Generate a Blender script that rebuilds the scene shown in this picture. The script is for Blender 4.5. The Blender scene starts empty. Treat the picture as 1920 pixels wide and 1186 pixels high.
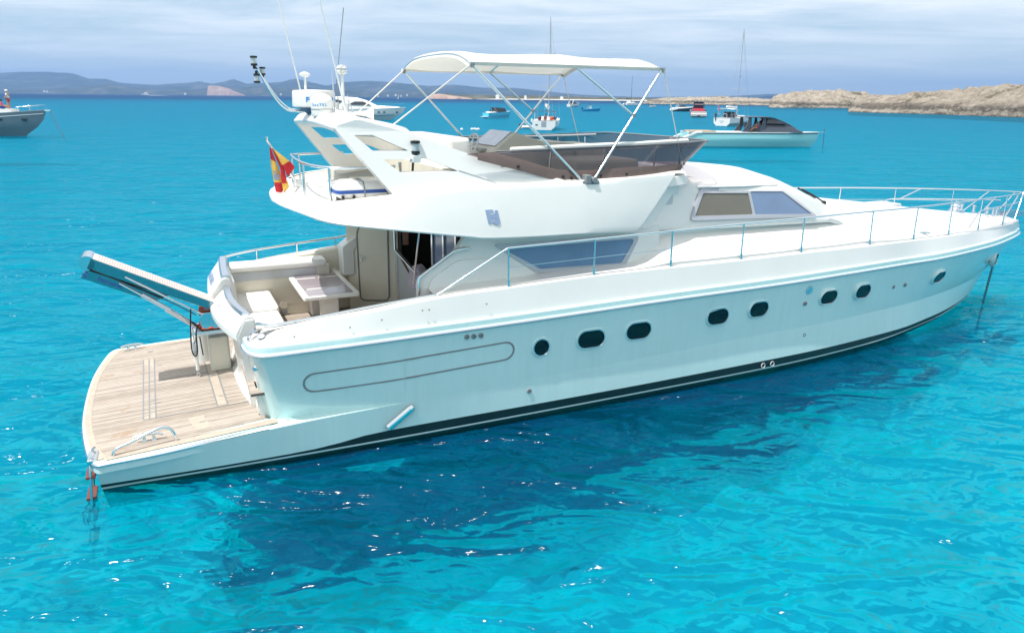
import bpy, math, random
import numpy as np
from mathutils import Vector, Matrix
from mathutils.geometry import tessellate_polygon

random.seed(7)
RNG = np.random.default_rng(11)
SC = bpy.context.scene
COL = SC.collection
rad = math.radians
PI = math.pi

# ------------------------------------------------------------------ camera
cam_d = bpy.data.cameras.new("camera")
cam = bpy.data.objects.new("camera", cam_d)
COL.objects.link(cam)
SC.camera = cam
cam_d.sensor_width = 36.0
cam_d.lens = 1375 / 1920 * 36.0
cam_d.clip_start = 0.1
cam_d.clip_end = 40000
pitch, roll = rad(16.565), rad(0.6)
fwd = Vector((0, math.cos(pitch), -math.sin(pitch)))
rgt = Vector((1, 0, 0))
up0 = rgt.cross(fwd)
R_ = math.cos(roll) * rgt + math.sin(roll) * up0
U_ = R_.cross(fwd)
M = Matrix((R_, U_, -fwd)).transposed().to_4x4()
M.translation = Vector((0, 0, 5.0))
cam.matrix_world = M

# ------------------------------------------------------------------ sky, sun, exposure
SUNV = Vector((-0.383, -0.267, 1.0)).normalized()      # towards the sun
SUN_EL = math.asin(SUNV.z)
world = bpy.data.worlds.new("World")
SC.world = world
world.use_nodes = True
nt = world.node_tree
nt.nodes.clear()
N = nt.nodes.new
L = nt.links.new
w_out = N("ShaderNodeOutputWorld")
w_bg = N("ShaderNodeBackground")
sky = N("ShaderNodeTexSky")
sky.sky_type = 'NISHITA'
sky.sun_disc = False
sky.sun_elevation = SUN_EL
sky.sun_rotation = math.atan2(SUNV.x, SUNV.y)
sky.air_density = 1.0
sky.dust_density = 0.6
sky.ozone_density = 1.5
geo = N("ShaderNodeTexCoord")
sep = N("ShaderNodeSeparateXYZ")
L(geo.outputs["Generated"], sep.inputs[0])
# project the view direction on a cloud layer: (x, y) / (z + 0.06)
zz = N("ShaderNodeMath"); zz.operation = 'MAXIMUM'; zz.inputs[1].default_value = 0.0
L(sep.outputs[2], zz.inputs[0])
za = N("ShaderNodeMath"); za.operation = 'ADD'; za.inputs[1].default_value = 0.05
L(zz.outputs[0], za.inputs[0])
dx = N("ShaderNodeMath"); dx.operation = 'DIVIDE'
dy = N("ShaderNodeMath"); dy.operation = 'DIVIDE'
L(sep.outputs[0], dx.inputs[0]); L(za.outputs[0], dx.inputs[1])
L(sep.outputs[1], dy.inputs[0]); L(za.outputs[0], dy.inputs[1])
cmb = N("ShaderNodeCombineXYZ")
L(dx.outputs[0], cmb.inputs[0]); L(dy.outputs[0], cmb.inputs[1])


def wnoise(scale, detail, rough, sx, sy, off, dist=0.0):
    mp = N("ShaderNodeMapping")
    mp.inputs["Scale"].default_value = (sx, sy, 1)
    mp.inputs["Location"].default_value = off
    L(cmb.outputs[0], mp.inputs[0])
    n = N("ShaderNodeTexNoise")
    n.inputs["Scale"].default_value = scale
    n.inputs["Detail"].default_value = detail
    n.inputs["Roughness"].default_value = rough
    n.inputs["Distortion"].default_value = dist
    L(mp.outputs[0], n.inputs["Vector"])
    return n.outputs["Fac"]


def ramp(nodes, links, src, stops):
    r = nodes.new("ShaderNodeValToRGB")
    els = r.color_ramp.elements
    while len(els) < len(stops):
        els.new(0.5)
    for e, (p, c) in zip(els, stops):
        e.position = p
        e.color = (c, c, c, 1) if not isinstance(c, (tuple, list)) else (*c, 1)
    if src is not None:
        links.new(src, r.inputs[0])
    return r


n1 = wnoise(0.6, 9, 0.62, 0.75, 1.1, (3.1, 1.7, 0), 0.5)
n2 = wnoise(1.9, 8, 0.66, 0.7, 1.2, (7.7, 4.1, 0), 0.8)
r1 = ramp(nt.nodes, nt.links, n1, [(0.36, 0.0), (0.62, 1.0)])
r2 = ramp(nt.nodes, nt.links, n2, [(0.45, 0.0), (0.75, 0.6)])
mx = N("ShaderNodeMath"); mx.operation = 'MAXIMUM'
L(r1.outputs[0], mx.inputs[0]); L(r2.outputs[0], mx.inputs[1])
# thin veil everywhere, clouds fade in above the horizon haze
hz = N("ShaderNodeMapRange")
hz.inputs["From Min"].default_value = 0.01; hz.inputs["From Max"].default_value = 0.11
hz.inputs["To Min"].default_value = 0.12; hz.inputs["To Max"].default_value = 0.85
L(zz.outputs[0], hz.inputs[0])
cf = N("ShaderNodeMath"); cf.operation = 'MULTIPLY'
L(mx.outputs[0], cf.inputs[0]); L(hz.outputs[0], cf.inputs[1])
# pale blue low sky; unseen fill added: bright cloud overhead, cyan towards south (-y)
up_f = N("ShaderNodeMapRange"); up_f.interpolation_type = 'SMOOTHSTEP'
up_f.inputs["From Min"].default_value = 0.16; up_f.inputs["From Max"].default_value = 0.62
L(zz.outputs[0], up_f.inputs[0])
vc = N("ShaderNodeMixRGB"); vc.inputs[1].default_value = (4.15, 5.45, 6.35, 1); vc.inputs[2].default_value = (9.3, 9.1, 8.7, 1)
L(up_f.outputs[0], vc.inputs[0])
veil = N("ShaderNodeMixRGB"); veil.inputs[0].default_value = 0.8
L(sky.outputs[0], veil.inputs[1]); L(vc.outputs[0], veil.inputs[2])
so_f = N("ShaderNodeMapRange"); so_f.interpolation_type = 'SMOOTHSTEP'
so_f.inputs["From Min"].default_value = 0.1; so_f.inputs["From Max"].default_value = -0.5
L(sep.outputs[1], so_f.inputs[0])
inv = N("ShaderNodeMath"); inv.operation = 'SUBTRACT'; inv.inputs[0].default_value = 1.0
L(up_f.outputs[0], inv.inputs[1])
so_m = N("ShaderNodeMath"); so_m.operation = 'MULTIPLY'
L(so_f.outputs[0], so_m.inputs[0]); L(inv.outputs[0], so_m.inputs[1])
south = N("ShaderNodeMixRGB"); south.inputs[2].default_value = (1.5, 5.0, 6.1, 1)  # unseen sky behind the camera, coloured to tint the shaded hull side
L(so_m.outputs[0], south.inputs[0]); L(veil.outputs[0], south.inputs[1])
veil = south
cm = N("ShaderNodeMixRGB")
cm.inputs[2].default_value = (7.9, 8.3, 8.6, 1)
L(cf.outputs[0], cm.inputs[0]); L(veil.outputs[0], cm.inputs[1])
L(cm.outputs[0], w_bg.inputs[0])
w_bg.inputs[1].default_value = 0.11
L(w_bg.outputs[0], w_out.inputs[0])

sun_d = bpy.data.lights.new("sun", 'SUN')
sun_d.energy = 4.0
sun_d.angle = rad(0.53)
sun_d.color = (1.0, 0.965, 0.91)
sun = bpy.data.objects.new("sun", sun_d)
COL.objects.link(sun)
sun.location = (-30, 20, 60)
sun.rotation_euler = (-SUNV).to_track_quat('-Z', 'Y').to_euler()

SC.view_settings.view_transform = 'Standard'
SC.view_settings.look = 'None'
SC.view_settings.exposure = 0.38
SC.view_settings.gamma = 1
SC.cycles.max_bounces = 14
SC.cycles.transparent_max_bounces = 24
SC.cycles.caustics_reflective = False
SC.cycles.caustics_refractive = False
SC.cycles.sample_clamp_indirect = 6.0

# ------------------------------------------------------------------ materials


def mat(name, col, rough=0.5, metal=0.0, spec=0.5, noise=0.0, nscale=3.0, bump=0.0, bscale=40.0, coat=0.0, emit=None):
    m = bpy.data.materials.new(name)
    m.use_nodes = True
    t = m.node_tree
    b = t.nodes["Principled BSDF"]
    b.inputs["Base Color"].default_value = (*col, 1)
    b.inputs["Roughness"].default_value = rough
    b.inputs["Metallic"].default_value = metal
    b.inputs["Specular IOR Level"].default_value = spec
    b.inputs["Coat Weight"].default_value = coat
    b.inputs["Coat Roughness"].default_value = 0.08
    tc = t.nodes.new("ShaderNodeTexCoord")
    if noise:
        n = t.nodes.new("ShaderNodeTexNoise")
        n.inputs["Scale"].default_value = nscale
        n.inputs["Detail"].default_value = 6
        n.inputs["Roughness"].default_value = 0.65
        t.links.new(tc.outputs["Object"], n.inputs["Vector"])
        lo = tuple(c * (1 - noise) for c in col)
        hi = tuple(min(1, c * (1 + noise * 0.6)) for c in col)
        r = ramp(t.nodes, t.links, n.outputs["Fac"], [(0.3, lo), (0.7, hi)])
        t.links.new(r.outputs[0], b.inputs["Base Color"])
    if bump:
        n = t.nodes.new("ShaderNodeTexNoise")
        n.inputs["Scale"].default_value = bscale
        n.inputs["Detail"].default_value = 4
        t.links.new(tc.outputs["Object"], n.inputs["Vector"])
        bp = t.nodes.new("ShaderNodeBump")
        bp.inputs["Strength"].default_value = bump
        bp.inputs["Distance"].default_value = 0.02
        t.links.new(n.outputs["Fac"], bp.inputs["Height"])
        t.links.new(bp.outputs[0], b.inputs["Normal"])
    return m


WHITE = mat("gelcoat_white", (0.79, 0.775, 0.745), 0.30, noise=0.035, nscale=1.3, coat=0.25)
HULL_BOUNCE = mat("hull_gelcoat_bounce_tint", (0.61, 0.79, 0.78), 0.17, noise=0.04, nscale=0.8, coat=0.4, bump=0.05, bscale=0.9)  # white gelcoat with turquoise light from the water put into its base colour
_t = HULL_BOUNCE.node_tree
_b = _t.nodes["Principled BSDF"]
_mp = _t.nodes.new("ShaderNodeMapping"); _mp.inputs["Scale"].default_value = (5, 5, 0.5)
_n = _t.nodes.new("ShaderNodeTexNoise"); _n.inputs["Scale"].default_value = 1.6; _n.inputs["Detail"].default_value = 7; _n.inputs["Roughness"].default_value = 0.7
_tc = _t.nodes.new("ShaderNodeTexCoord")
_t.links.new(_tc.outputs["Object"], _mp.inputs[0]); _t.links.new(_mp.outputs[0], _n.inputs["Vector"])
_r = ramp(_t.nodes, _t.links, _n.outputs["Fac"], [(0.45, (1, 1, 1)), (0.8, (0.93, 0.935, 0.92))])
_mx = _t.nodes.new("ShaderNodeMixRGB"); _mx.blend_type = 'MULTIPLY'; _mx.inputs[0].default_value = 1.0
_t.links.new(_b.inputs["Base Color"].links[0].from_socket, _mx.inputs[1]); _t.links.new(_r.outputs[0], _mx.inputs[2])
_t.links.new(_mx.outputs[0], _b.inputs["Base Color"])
CREAM = mat("cream_gelcoat", (0.76, 0.71, 0.60), 0.4, noise=0.05, nscale=2)
VINYL = mat("white_vinyl", (0.80, 0.79, 0.76), 0.5, noise=0.04, nscale=5, bump=0.15, bscale=12)
def canvas(name, col):
    m = mat(name, col, 0.8, noise=0.04, nscale=3, bump=0.35, bscale=6)
    t = m.node_tree
    b = t.nodes["Principled BSDF"]
    tl = t.nodes.new("ShaderNodeBsdfTranslucent"); tl.inputs[0].default_value = (*col, 1)
    mxr = t.nodes.new("ShaderNodeMixShader"); mxr.inputs[0].default_value = 0.24
    t.links.new(b.outputs[0], mxr.inputs[1]); t.links.new(tl.outputs[0], mxr.inputs[2])
    t.links.new(mxr.outputs[0], t.nodes["Material Output"].inputs[0])
    return m


CANVAS = canvas("white_canvas", (0.82, 0.80, 0.74))
STEEL = mat("stainless_steel", (0.72, 0.74, 0.76), 0.16, metal=1.0)
GANGM = mat("gangway_metal", (0.30, 0.37, 0.39), 0.14, metal=1.0)
STEELR = mat("brushed_steel", (0.62, 0.66, 0.72), 0.32, metal=1.0)
BLACK = mat("black_rubber", (0.012, 0.013, 0.015), 0.5)
ANTIF = mat("antifouling_black", (0.006, 0.012, 0.016), 0.45, noise=0.4, nscale=4)
STRIPE = mat("boot_stripe_white", (0.75, 0.75, 0.74), 0.4)
GREY = mat("grey_plastic", (0.25, 0.26, 0.27), 0.5)
LGREY = mat("light_grey_gelcoat", (0.52, 0.54, 0.56), 0.45, noise=0.06)
SEAM = mat("seam_grey", (0.22, 0.23, 0.24), 0.6)
DGLASS = mat("dark_glass", (0.004, 0.007, 0.010), 0.05, spec=0.4)
WFRAME = mat("anodised_frame", (0.46, 0.46, 0.50), 0.35, metal=0.25)
BGLASS = mat("mesh_window_sky_blue", (0.16, 0.235, 0.38), 0.08, spec=0.9, noise=0.1, nscale=2)  # mesh screen colour with the blue sky reflection mixed in
TGLASS = mat("taupe_mesh_window", (0.17, 0.155, 0.125), 0.3, noise=0.08, nscale=4)
BROWN = mat("brown_canvas", (0.19, 0.13, 0.115), 0.8, noise=0.12, nscale=5)
DARKIN = mat("dark_interior", (0.03, 0.024, 0.02), 0.8)
MAHOG = mat("mahogany", (0.16, 0.05, 0.022), 0.4, noise=0.3, nscale=6)
CONS = mat("console_grey", (0.46, 0.45, 0.40), 0.55, noise=0.04)
TABLE = mat("table_inlay", (0.34, 0.29, 0.32), 0.14, noise=0.12, nscale=4, coat=0.5)
RED = mat("flag_red", (0.55, 0.02, 0.03), 0.8)
ORANGE = mat("orange_rope", (0.75, 0.10, 0.03), 0.7)
BLUE = mat("navy_band", (0.03, 0.09, 0.35), 0.5)
CYANL = mat("blue_lettering", (0.0, 0.22, 0.55), 0.5)
SLATE = mat("slate_emblem", (0.26, 0.34, 0.5), 0.4)
TOWEL = mat("lilac_towel", (0.55, 0.48, 0.58), 0.95, noise=0.1, nscale=25, bump=0.4, bscale=60)
LENS = mat("lamp_glass", (0.45, 0.50, 0.52), 0.1, spec=0.8)
CHAINM = mat("galvanised_chain", (0.10, 0.10, 0.10), 0.6, metal=0.4)
WOODR = mat("red_brown_step", (0.20, 0.06, 0.05), 0.7, noise=0.2, nscale=8)


def smoked():
    m = bpy.data.materials.new("smoked_acrylic")
    m.use_nodes = True
    t = m.node_tree
    t.nodes.clear()
    o = t.nodes.new("ShaderNodeOutputMaterial")
    tr = t.nodes.new("ShaderNodeBsdfTransparent"); tr.inputs[0].default_value = (0.40, 0.34, 0.365, 1)
    gl = t.nodes.new("ShaderNodeBsdfGlossy"); gl.inputs["Roughness"].default_value = 0.04
    df = t.nodes.new("ShaderNodeBsdfDiffuse"); df.inputs[0].default_value = (0.20, 0.17, 0.20, 1)
    m1 = t.nodes.new("ShaderNodeMixShader"); m1.inputs[0].default_value = 0.10
    t.links.new(tr.outputs[0], m1.inputs[1]); t.links.new(df.outputs[0], m1.inputs[2])
    lw = t.nodes.new("ShaderNodeLayerWeight"); lw.inputs[0].default_value = 0.5
    pw = t.nodes.new("ShaderNodeMath"); pw.operation = 'POWER'; pw.inputs[1].default_value = 4.0
    t.links.new(lw.outputs["Facing"], pw.inputs[0])
    fr = t.nodes.new("ShaderNodeMapRange"); fr.inputs["To Min"].default_value = 0.04; fr.inputs["To Max"].default_value = 0.6
    t.links.new(pw.outputs[0], fr.inputs[0])
    m2 = t.nodes.new("ShaderNodeMixShader")
    t.links.new(fr.outputs[0], m2.inputs[0]); t.links.new(m1.outputs[0], m2.inputs[1]); t.links.new(gl.outputs[0], m2.inputs[2])
    t.links.new(m2.outputs[0], o.inputs[0])
    return m


SMOKE = smoked()


def teak():
    m = bpy.data.materials.new("weathered_teak")
    m.use_nodes = True
    t = m.node_tree
    b = t.nodes["Principled BSDF"]
    b.inputs["Roughness"].default_value = 0.75
    tc = t.nodes.new("ShaderNodeTexCoord")
    sp = t.nodes.new("ShaderNodeSeparateXYZ")
    t.links.new(tc.outputs["Object"], sp.inputs[0])

    def mth(op, a, bb=None):
        n = t.nodes.new("ShaderNodeMath"); n.operation = op
        for i, q in enumerate((a, bb)):
            if q is None:
                continue
            if isinstance(q, (int, float)):
                n.inputs[i].default_value = q
            else:
                t.links.new(q, n.inputs[i])
        return n.outputs[0]
    pv = mth('DIVIDE', sp.outputs[1], 0.062)
    fr = mth('FRACT', pv)
    caulk = mth('LESS_THAN', fr, 0.13)
    pid = mth('FLOOR', pv)
    wn = t.nodes.new("ShaderNodeTexWhiteNoise"); wn.noise_dimensions = '1D'
    t.links.new(pid, wn.inputs["W"])
    mp = t.nodes.new("ShaderNodeMapping"); mp.inputs["Scale"].default_value = (2.5, 26, 1)
    t.links.new(tc.outputs["Object"], mp.inputs[0])
    gn = t.nodes.new("ShaderNodeTexNoise"); gn.inputs["Scale"].default_value = 2.2; gn.inputs["Detail"].default_value = 7
    t.links.new(mp.outputs[0], gn.inputs["Vector"])
    ad = mth('ADD', mth('MULTIPLY', gn.outputs["Fac"], 0.75), mth('MULTIPLY', wn.outputs[0], 0.3))
    base = ramp(t.nodes, t.links, ad, [(0.25, (0.27, 0.225, 0.18)), (0.55, (0.425, 0.365, 0.31)), (0.85, (0.53, 0.475, 0.42))])
    st = t.nodes.new("ShaderNodeTexNoise"); st.inputs["Scale"].default_value = 1.7; st.inputs["Detail"].default_value = 5; st.inputs["Roughness"].default_value = 0.6
    t.links.new(tc.outputs["Object"], st.inputs["Vector"])
    sr = ramp(t.nodes, t.links, st.outputs["Fac"], [(0.62, 0.0), (0.69, 0.7)])
    mxs = t.nodes.new("ShaderNodeMixRGB"); mxs.inputs[2].default_value = (0.34, 0.235, 0.15, 1)
    t.links.new(sr.outputs[0], mxs.inputs[0]); t.links.new(base.outputs[0], mxs.inputs[1])
    mc = t.nodes.new("ShaderNodeMixRGB"); mc.inputs[2].default_value = (0.09, 0.075, 0.075, 1)
    t.links.new(mth('MULTIPLY', caulk, 0.9), mc.inputs[0]); t.links.new(mxs.outputs[0], mc.inputs[1])
    t.links.new(mc.outputs[0], b.inputs["Base Color"])
    return m


TEAK = teak()
TEAKP = mat("teak_border", (0.47, 0.395, 0.325), 0.7, noise=0.15, nscale=9)

# ------------------------------------------------------------------ mesh builder


class MB:
    def __init__(s):
        s.v = []; s.f = []; s.m = []

    def add(s, vs, fs, mi=0):
        o = len(s.v)
        s.v += [tuple(map(float, v)) for v in vs]
        for f in fs:
            s.f.append(tuple(i + o for i in f)); s.m.append(mi)
        return o

    def box(s, lo, hi, mi=0):
        x0, y0, z0 = lo; x1, y1, z1 = hi
        s.add([(x0, y0, z0), (x1, y0, z0), (x1, y1, z0), (x0, y1, z0), (x0, y0, z1), (x1, y0, z1), (x1, y1, z1), (x0, y1, z1)],
              [(0, 3, 2, 1), (4, 5, 6, 7), (0, 1, 5, 4), (1, 2, 6, 5), (2, 3, 7, 6), (3, 0, 4, 7)], mi)
        return s

    def obox(s, c, ax, ay, az, mi=0):
        c = Vector(c); ax = Vector(ax); ay = Vector(ay); az = Vector(az)
        vs = [c + i * ax + j * ay + k * az for k in (-1, 1) for j in (-1, 1) for i in (-1, 1)]
        s.add(vs, [(0, 2, 3, 1), (4, 5, 7, 6), (0, 1, 5, 4), (1, 3, 7, 5), (3, 2, 6, 7), (2, 0, 4, 6)], mi)
        return s

    def loft(s, rings, closed=True, cap0=True, cap1=True, mi=0, mif=None):
        n = len(rings[0]); vs = [p for r in rings for p in r]; o = len(s.v)
        s.v += [tuple(map(float, v)) for v in vs]
        for i in range(len(rings) - 1):
            for j in range(n if closed else n - 1):
                k = (j + 1) % n
                s.f.append((o + i * n + j, o + i * n + k, o + (i + 1) * n + k, o + (i + 1) * n + j))
                s.m.append(mif(i, j) if mif else mi)
        if closed and cap0:
            s.f.append(tuple(o + j for j in reversed(range(n)))); s.m.append(mi)
        if closed and cap1:
            s.f.append(tuple(o + (len(rings) - 1) * n + j for j in range(n))); s.m.append(mi)
        return s

    def tube(s, pts, r, n=8, closed=False, mi=0, r2=None):
        pts = [Vector(p) for p in pts]
        N_ = len(pts); rings = []
        up = None
        for i, p in enumerate(pts):
            if closed:
                t = (pts[(i + 1) % N_] - pts[i - 1])
            else:
                t = pts[min(i + 1, N_ - 1)] - pts[max(i - 1, 0)]
            t.normalize()
            if up is None:
                a = Vector((0, 0, 1)) if abs(t.z) < 0.9 else Vector((1, 0, 0))
                up = (a - t * a.dot(t)).normalized()
            else:
                up = (up - t * up.dot(t)).normalized()
            b = t.cross(up)
            rr = r if r2 is None else r + (r2 - r) * i / (N_ - 1)
            rings.append([p + (up * math.cos(2 * PI * k / n) + b * math.sin(2 * PI * k / n)) * rr for k in range(n)])
        if closed:
            rings.append(rings[0])
        return s.loft(rings, True, not closed, not closed, mi)

    def lathe(s, prof, c, n=20, axis=(0, 0, 1), mi=0):
        q = Vector((0, 0, 1)).rotation_difference(Vector(axis).normalized())
        c = Vector(c)
        rings = [[c + q @ Vector((r * math.cos(2 * PI * k / n), r * math.sin(2 * PI * k / n), z)) for k in range(n)] for r, z in prof]
        return s.loft(rings, True, True, True, mi)

    def prism(s, poly, f0, f1, holes=(), mi=0, mis=None):
        """extrude a 2D outline (with holes) between maps f0(u,v) and f1(u,v)"""
        loops = [list(poly)] + [list(h) for h in holes]
        flat = [p for l in loops for p in l]
        tris = tessellate_polygon([[Vector((p[0], p[1], 0)) for p in l] for l in loops])
        n = len(flat)
        o = s.add([f0(*p) for p in flat] + [f1(*p) for p in flat], [])
        for a, b, c in tris:
            s.f.append((o + a, o + b, o + c)); s.m.append(mi)
            s.f.append((o + n + c, o + n + b, o + n + a)); s.m.append(mi)
        k = 0
        for l in loops:
            for j in range(len(l)):
                a = k + j; b = k + (j + 1) % len(l)
                s.f.append((o + a, o + b, o + n + b, o + n + a)); s.m.append(mi if mis is None else mis)
            k += len(l)
        return s

    def build(s, name, mats, parent=None, angle=38, bevel=None, label=None, sub=0):
        me = bpy.data.meshes.new(name)
        me.from_pydata(s.v, [], s.f)
        for m in (mats if isinstance(mats, (list, tuple)) else [mats]):
            me.materials.append(m)
        me.polygons.foreach_set("material_index", s.m)
        me.validate()
        import bmesh
        bm = bmesh.new(); bm.from_mesh(me)
        bmesh.ops.remove_doubles(bm, verts=bm.verts, dist=0.0004)
        bmesh.ops.recalc_face_normals(bm, faces=bm.faces)
        bm.to_mesh(me); bm.free()
        me.polygons.foreach_set("use_smooth", [bool(angle)] * len(me.polygons))
        if angle:
            me.set_sharp_from_angle(angle=rad(angle))
        o = bpy.data.objects.new(name, me)
        COL.objects.link(o)
        if parent is not None:
            o.parent = parent
        if bevel:
            b = o.modifiers.new("bevel", 'BEVEL'); b.width = bevel; b.segments = 3; b.limit_method = 'ANGLE'; b.angle_limit = rad(35)
            b.harden_normals = False
        if sub:
            d = o.modifiers.new("sub", 'SUBSURF'); d.levels = sub; d.render_levels = sub
        if angle and not sub:
            wn = o.modifiers.new("normals", 'WEIGHTED_NORMAL'); wn.keep_sharp = True; wn.weight = 60
        if label:
            o["label"] = label
        return o


def thing(name, label, cat, loc=(0, 0, 0), rz=0.0, group=None):
    o = bpy.data.objects.new(name, None)
    o.empty_display_size = 0.3
    COL.objects.link(o)
    o.location = loc; o.rotation_euler = (0, 0, rz)
    o["label"] = label; o["category"] = cat
    if group:
        o["group"] = group
    return o


def tag(o, label=None, cat=None, group=None, kind=None):
    if label: o["label"] = label
    if cat: o["category"] = cat
    if group: o["group"] = group
    if kind: o["kind"] = kind
    return o


def ip(x, T, k=1):
    return float(np.interp(x, [t[0] for t in T], [t[k] for t in T]))


def smooth_tab(T, n):
    """resample a table of points with Catmull-Rom, n points"""
    P = np.array(T, float)
    P = np.vstack([2 * P[0] - P[1], P, 2 * P[-1] - P[-2]])
    m = len(T) - 1
    out = []
    for i in range(n):
        u = i / (n - 1) * m
        k = min(int(u), m - 1); t = u - k
        a, b, c, d = P[k], P[k + 1], P[k + 2], P[k + 3]
        out.append(tuple(0.5 * (2 * b + (c - a) * t + (2 * a - 5 * b + 4 * c - d) * t * t + (3 * b - a - 3 * c + d) * t ** 3)))
    return out


def rpoly(pts, r, n=5):
    """round the corners of a closed 2D polygon; r number or list"""
    out = []
    m = len(pts)
    for i in range(m):
        p = Vector(pts[i]); a = Vector(pts[i - 1]); b = Vector(pts[(i + 1) % m])
        rr = r[i] if isinstance(r, (list, tuple)) else r
        if rr <= 0:
            out.append(tuple(p)); continue
        da = (a - p); db = (b - p)
        la = min(rr, da.length * 0.48); lb = min(rr, db.length * 0.48)
        q0 = p + da.normalized() * la; q1 = p + db.normalized() * lb
        for k in range(n + 1):
            t = k / n
            out.append(tuple((1 - t) ** 2 * q0 + 2 * t * (1 - t) * p + t * t * q1))
    return out


def text_mesh(name, body, size, mtx, m, parent, depth=0.002, xs=1.0, bold=0.0):
    cu = bpy.data.curves.new(name, 'FONT')
    cu.body = body; cu.size = size; cu.extrude = depth; cu.offset = bold; cu.align_x = 'CENTER'; cu.align_y = 'CENTER'
    cu.resolution_u = 3
    t = bpy.data.objects.new(name + "_tmp", cu)
    COL.objects.link(t)
    bpy.context.view_layer.update()
    me = bpy.data.meshes.new_from_object(t.evaluated_get(bpy.context.evaluated_depsgraph_get()))
    bpy.data.objects.remove(t); bpy.data.curves.remove(cu)
    me.transform(mtx @ Matrix.Diagonal((xs, 1, 1, 1)))
    me.materials.clear(); me.materials.append(m)
    o = bpy.data.objects.new(name, me)
    COL.objects.link(o); o.parent = parent
    return o


def frame(origin, xa, ya):
    xa = Vector(xa).normalized(); ya = Vector(ya); ya = (ya - xa * ya.dot(xa)).normalized(); za = xa.cross(ya)
    m = Matrix((xa, ya, za)).transposed().to_4x4(); m.translation = Vector(origin)
    return m

#SECTIONS
# ------------------------------------------------------------------ water, seabed, land


def grid_axis(lo, hi, step, far, g=1.25):
    a = list(np.arange(lo, hi + step * .5, step))
    d = step; p = a[-1]
    while p < far:
        d *= g; p += d; a.append(p)
    d = step; p = a[0]; b = []
    while p > -far:
        d *= g; p -= d; b.append(p)
    return np.array(b[::-1] + a)


class VNoise:
    """value noise on a lattice, numpy"""
    def __init__(s, seed):
        s.t = np.random.default_rng(seed).random((256, 256))

    def __call__(s, x, y):
        xi = np.floor(x).astype(int); yi = np.floor(y).astype(int)
        fx = x - xi; fy = y - yi
        fx = fx * fx * (3 - 2 * fx); fy = fy * fy * (3 - 2 * fy)
        g = lambda i, j: s.t[(xi + i) % 256, (yi + j) % 256]
        return (g(0, 0) * (1 - fx) + g(1, 0) * fx) * (1 - fy) + (g(0, 1) * (1 - fx) + g(1, 1) * fx) * fy

    def fbm(s, x, y, o=5, rough=0.5):
        a = 1.0; t = 0; n = 0; f = 1.0
        for k in range(o):
            t = t + a * s(x * f + 17.3 * k, y * f + 5.1 * k); n += a; a *= rough; f *= 2.03
        return t / n


def grid_mesh(name, X, Y, Z, m, smooth=True):
    ny, nx = Z.shape
    me = bpy.data.meshes.new(name)
    V = np.stack([np.broadcast_to(X, Z.shape), np.broadcast_to(Y, Z.shape), Z], -1).reshape(-1, 3)
    idx = np.arange(nx * ny).reshape(ny, nx)
    F = np.stack([idx[:-1, :-1], idx[:-1, 1:], idx[1:, 1:], idx[1:, :-1]], -1).reshape(-1, 4)
    me.from_pydata(V.tolist(), [], F.tolist())
    me.materials.append(m)
    me.polygons.foreach_set("use_smooth", [smooth] * len(me.polygons))
    o = bpy.data.objects.new(name, me)
    COL.objects.link(o)
    return o


def node_math(t, op, a, b=None, clamp=False):
    n = t.nodes.new("ShaderNodeMath"); n.operation = op; n.use_clamp = clamp
    for i, q in enumerate((a, b)):
        if q is None: continue
        if isinstance(q, (int, float)): n.inputs[i].default_value = q
        else: t.links.new(q, n.inputs[i])
    return n.outputs[0]


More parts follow.
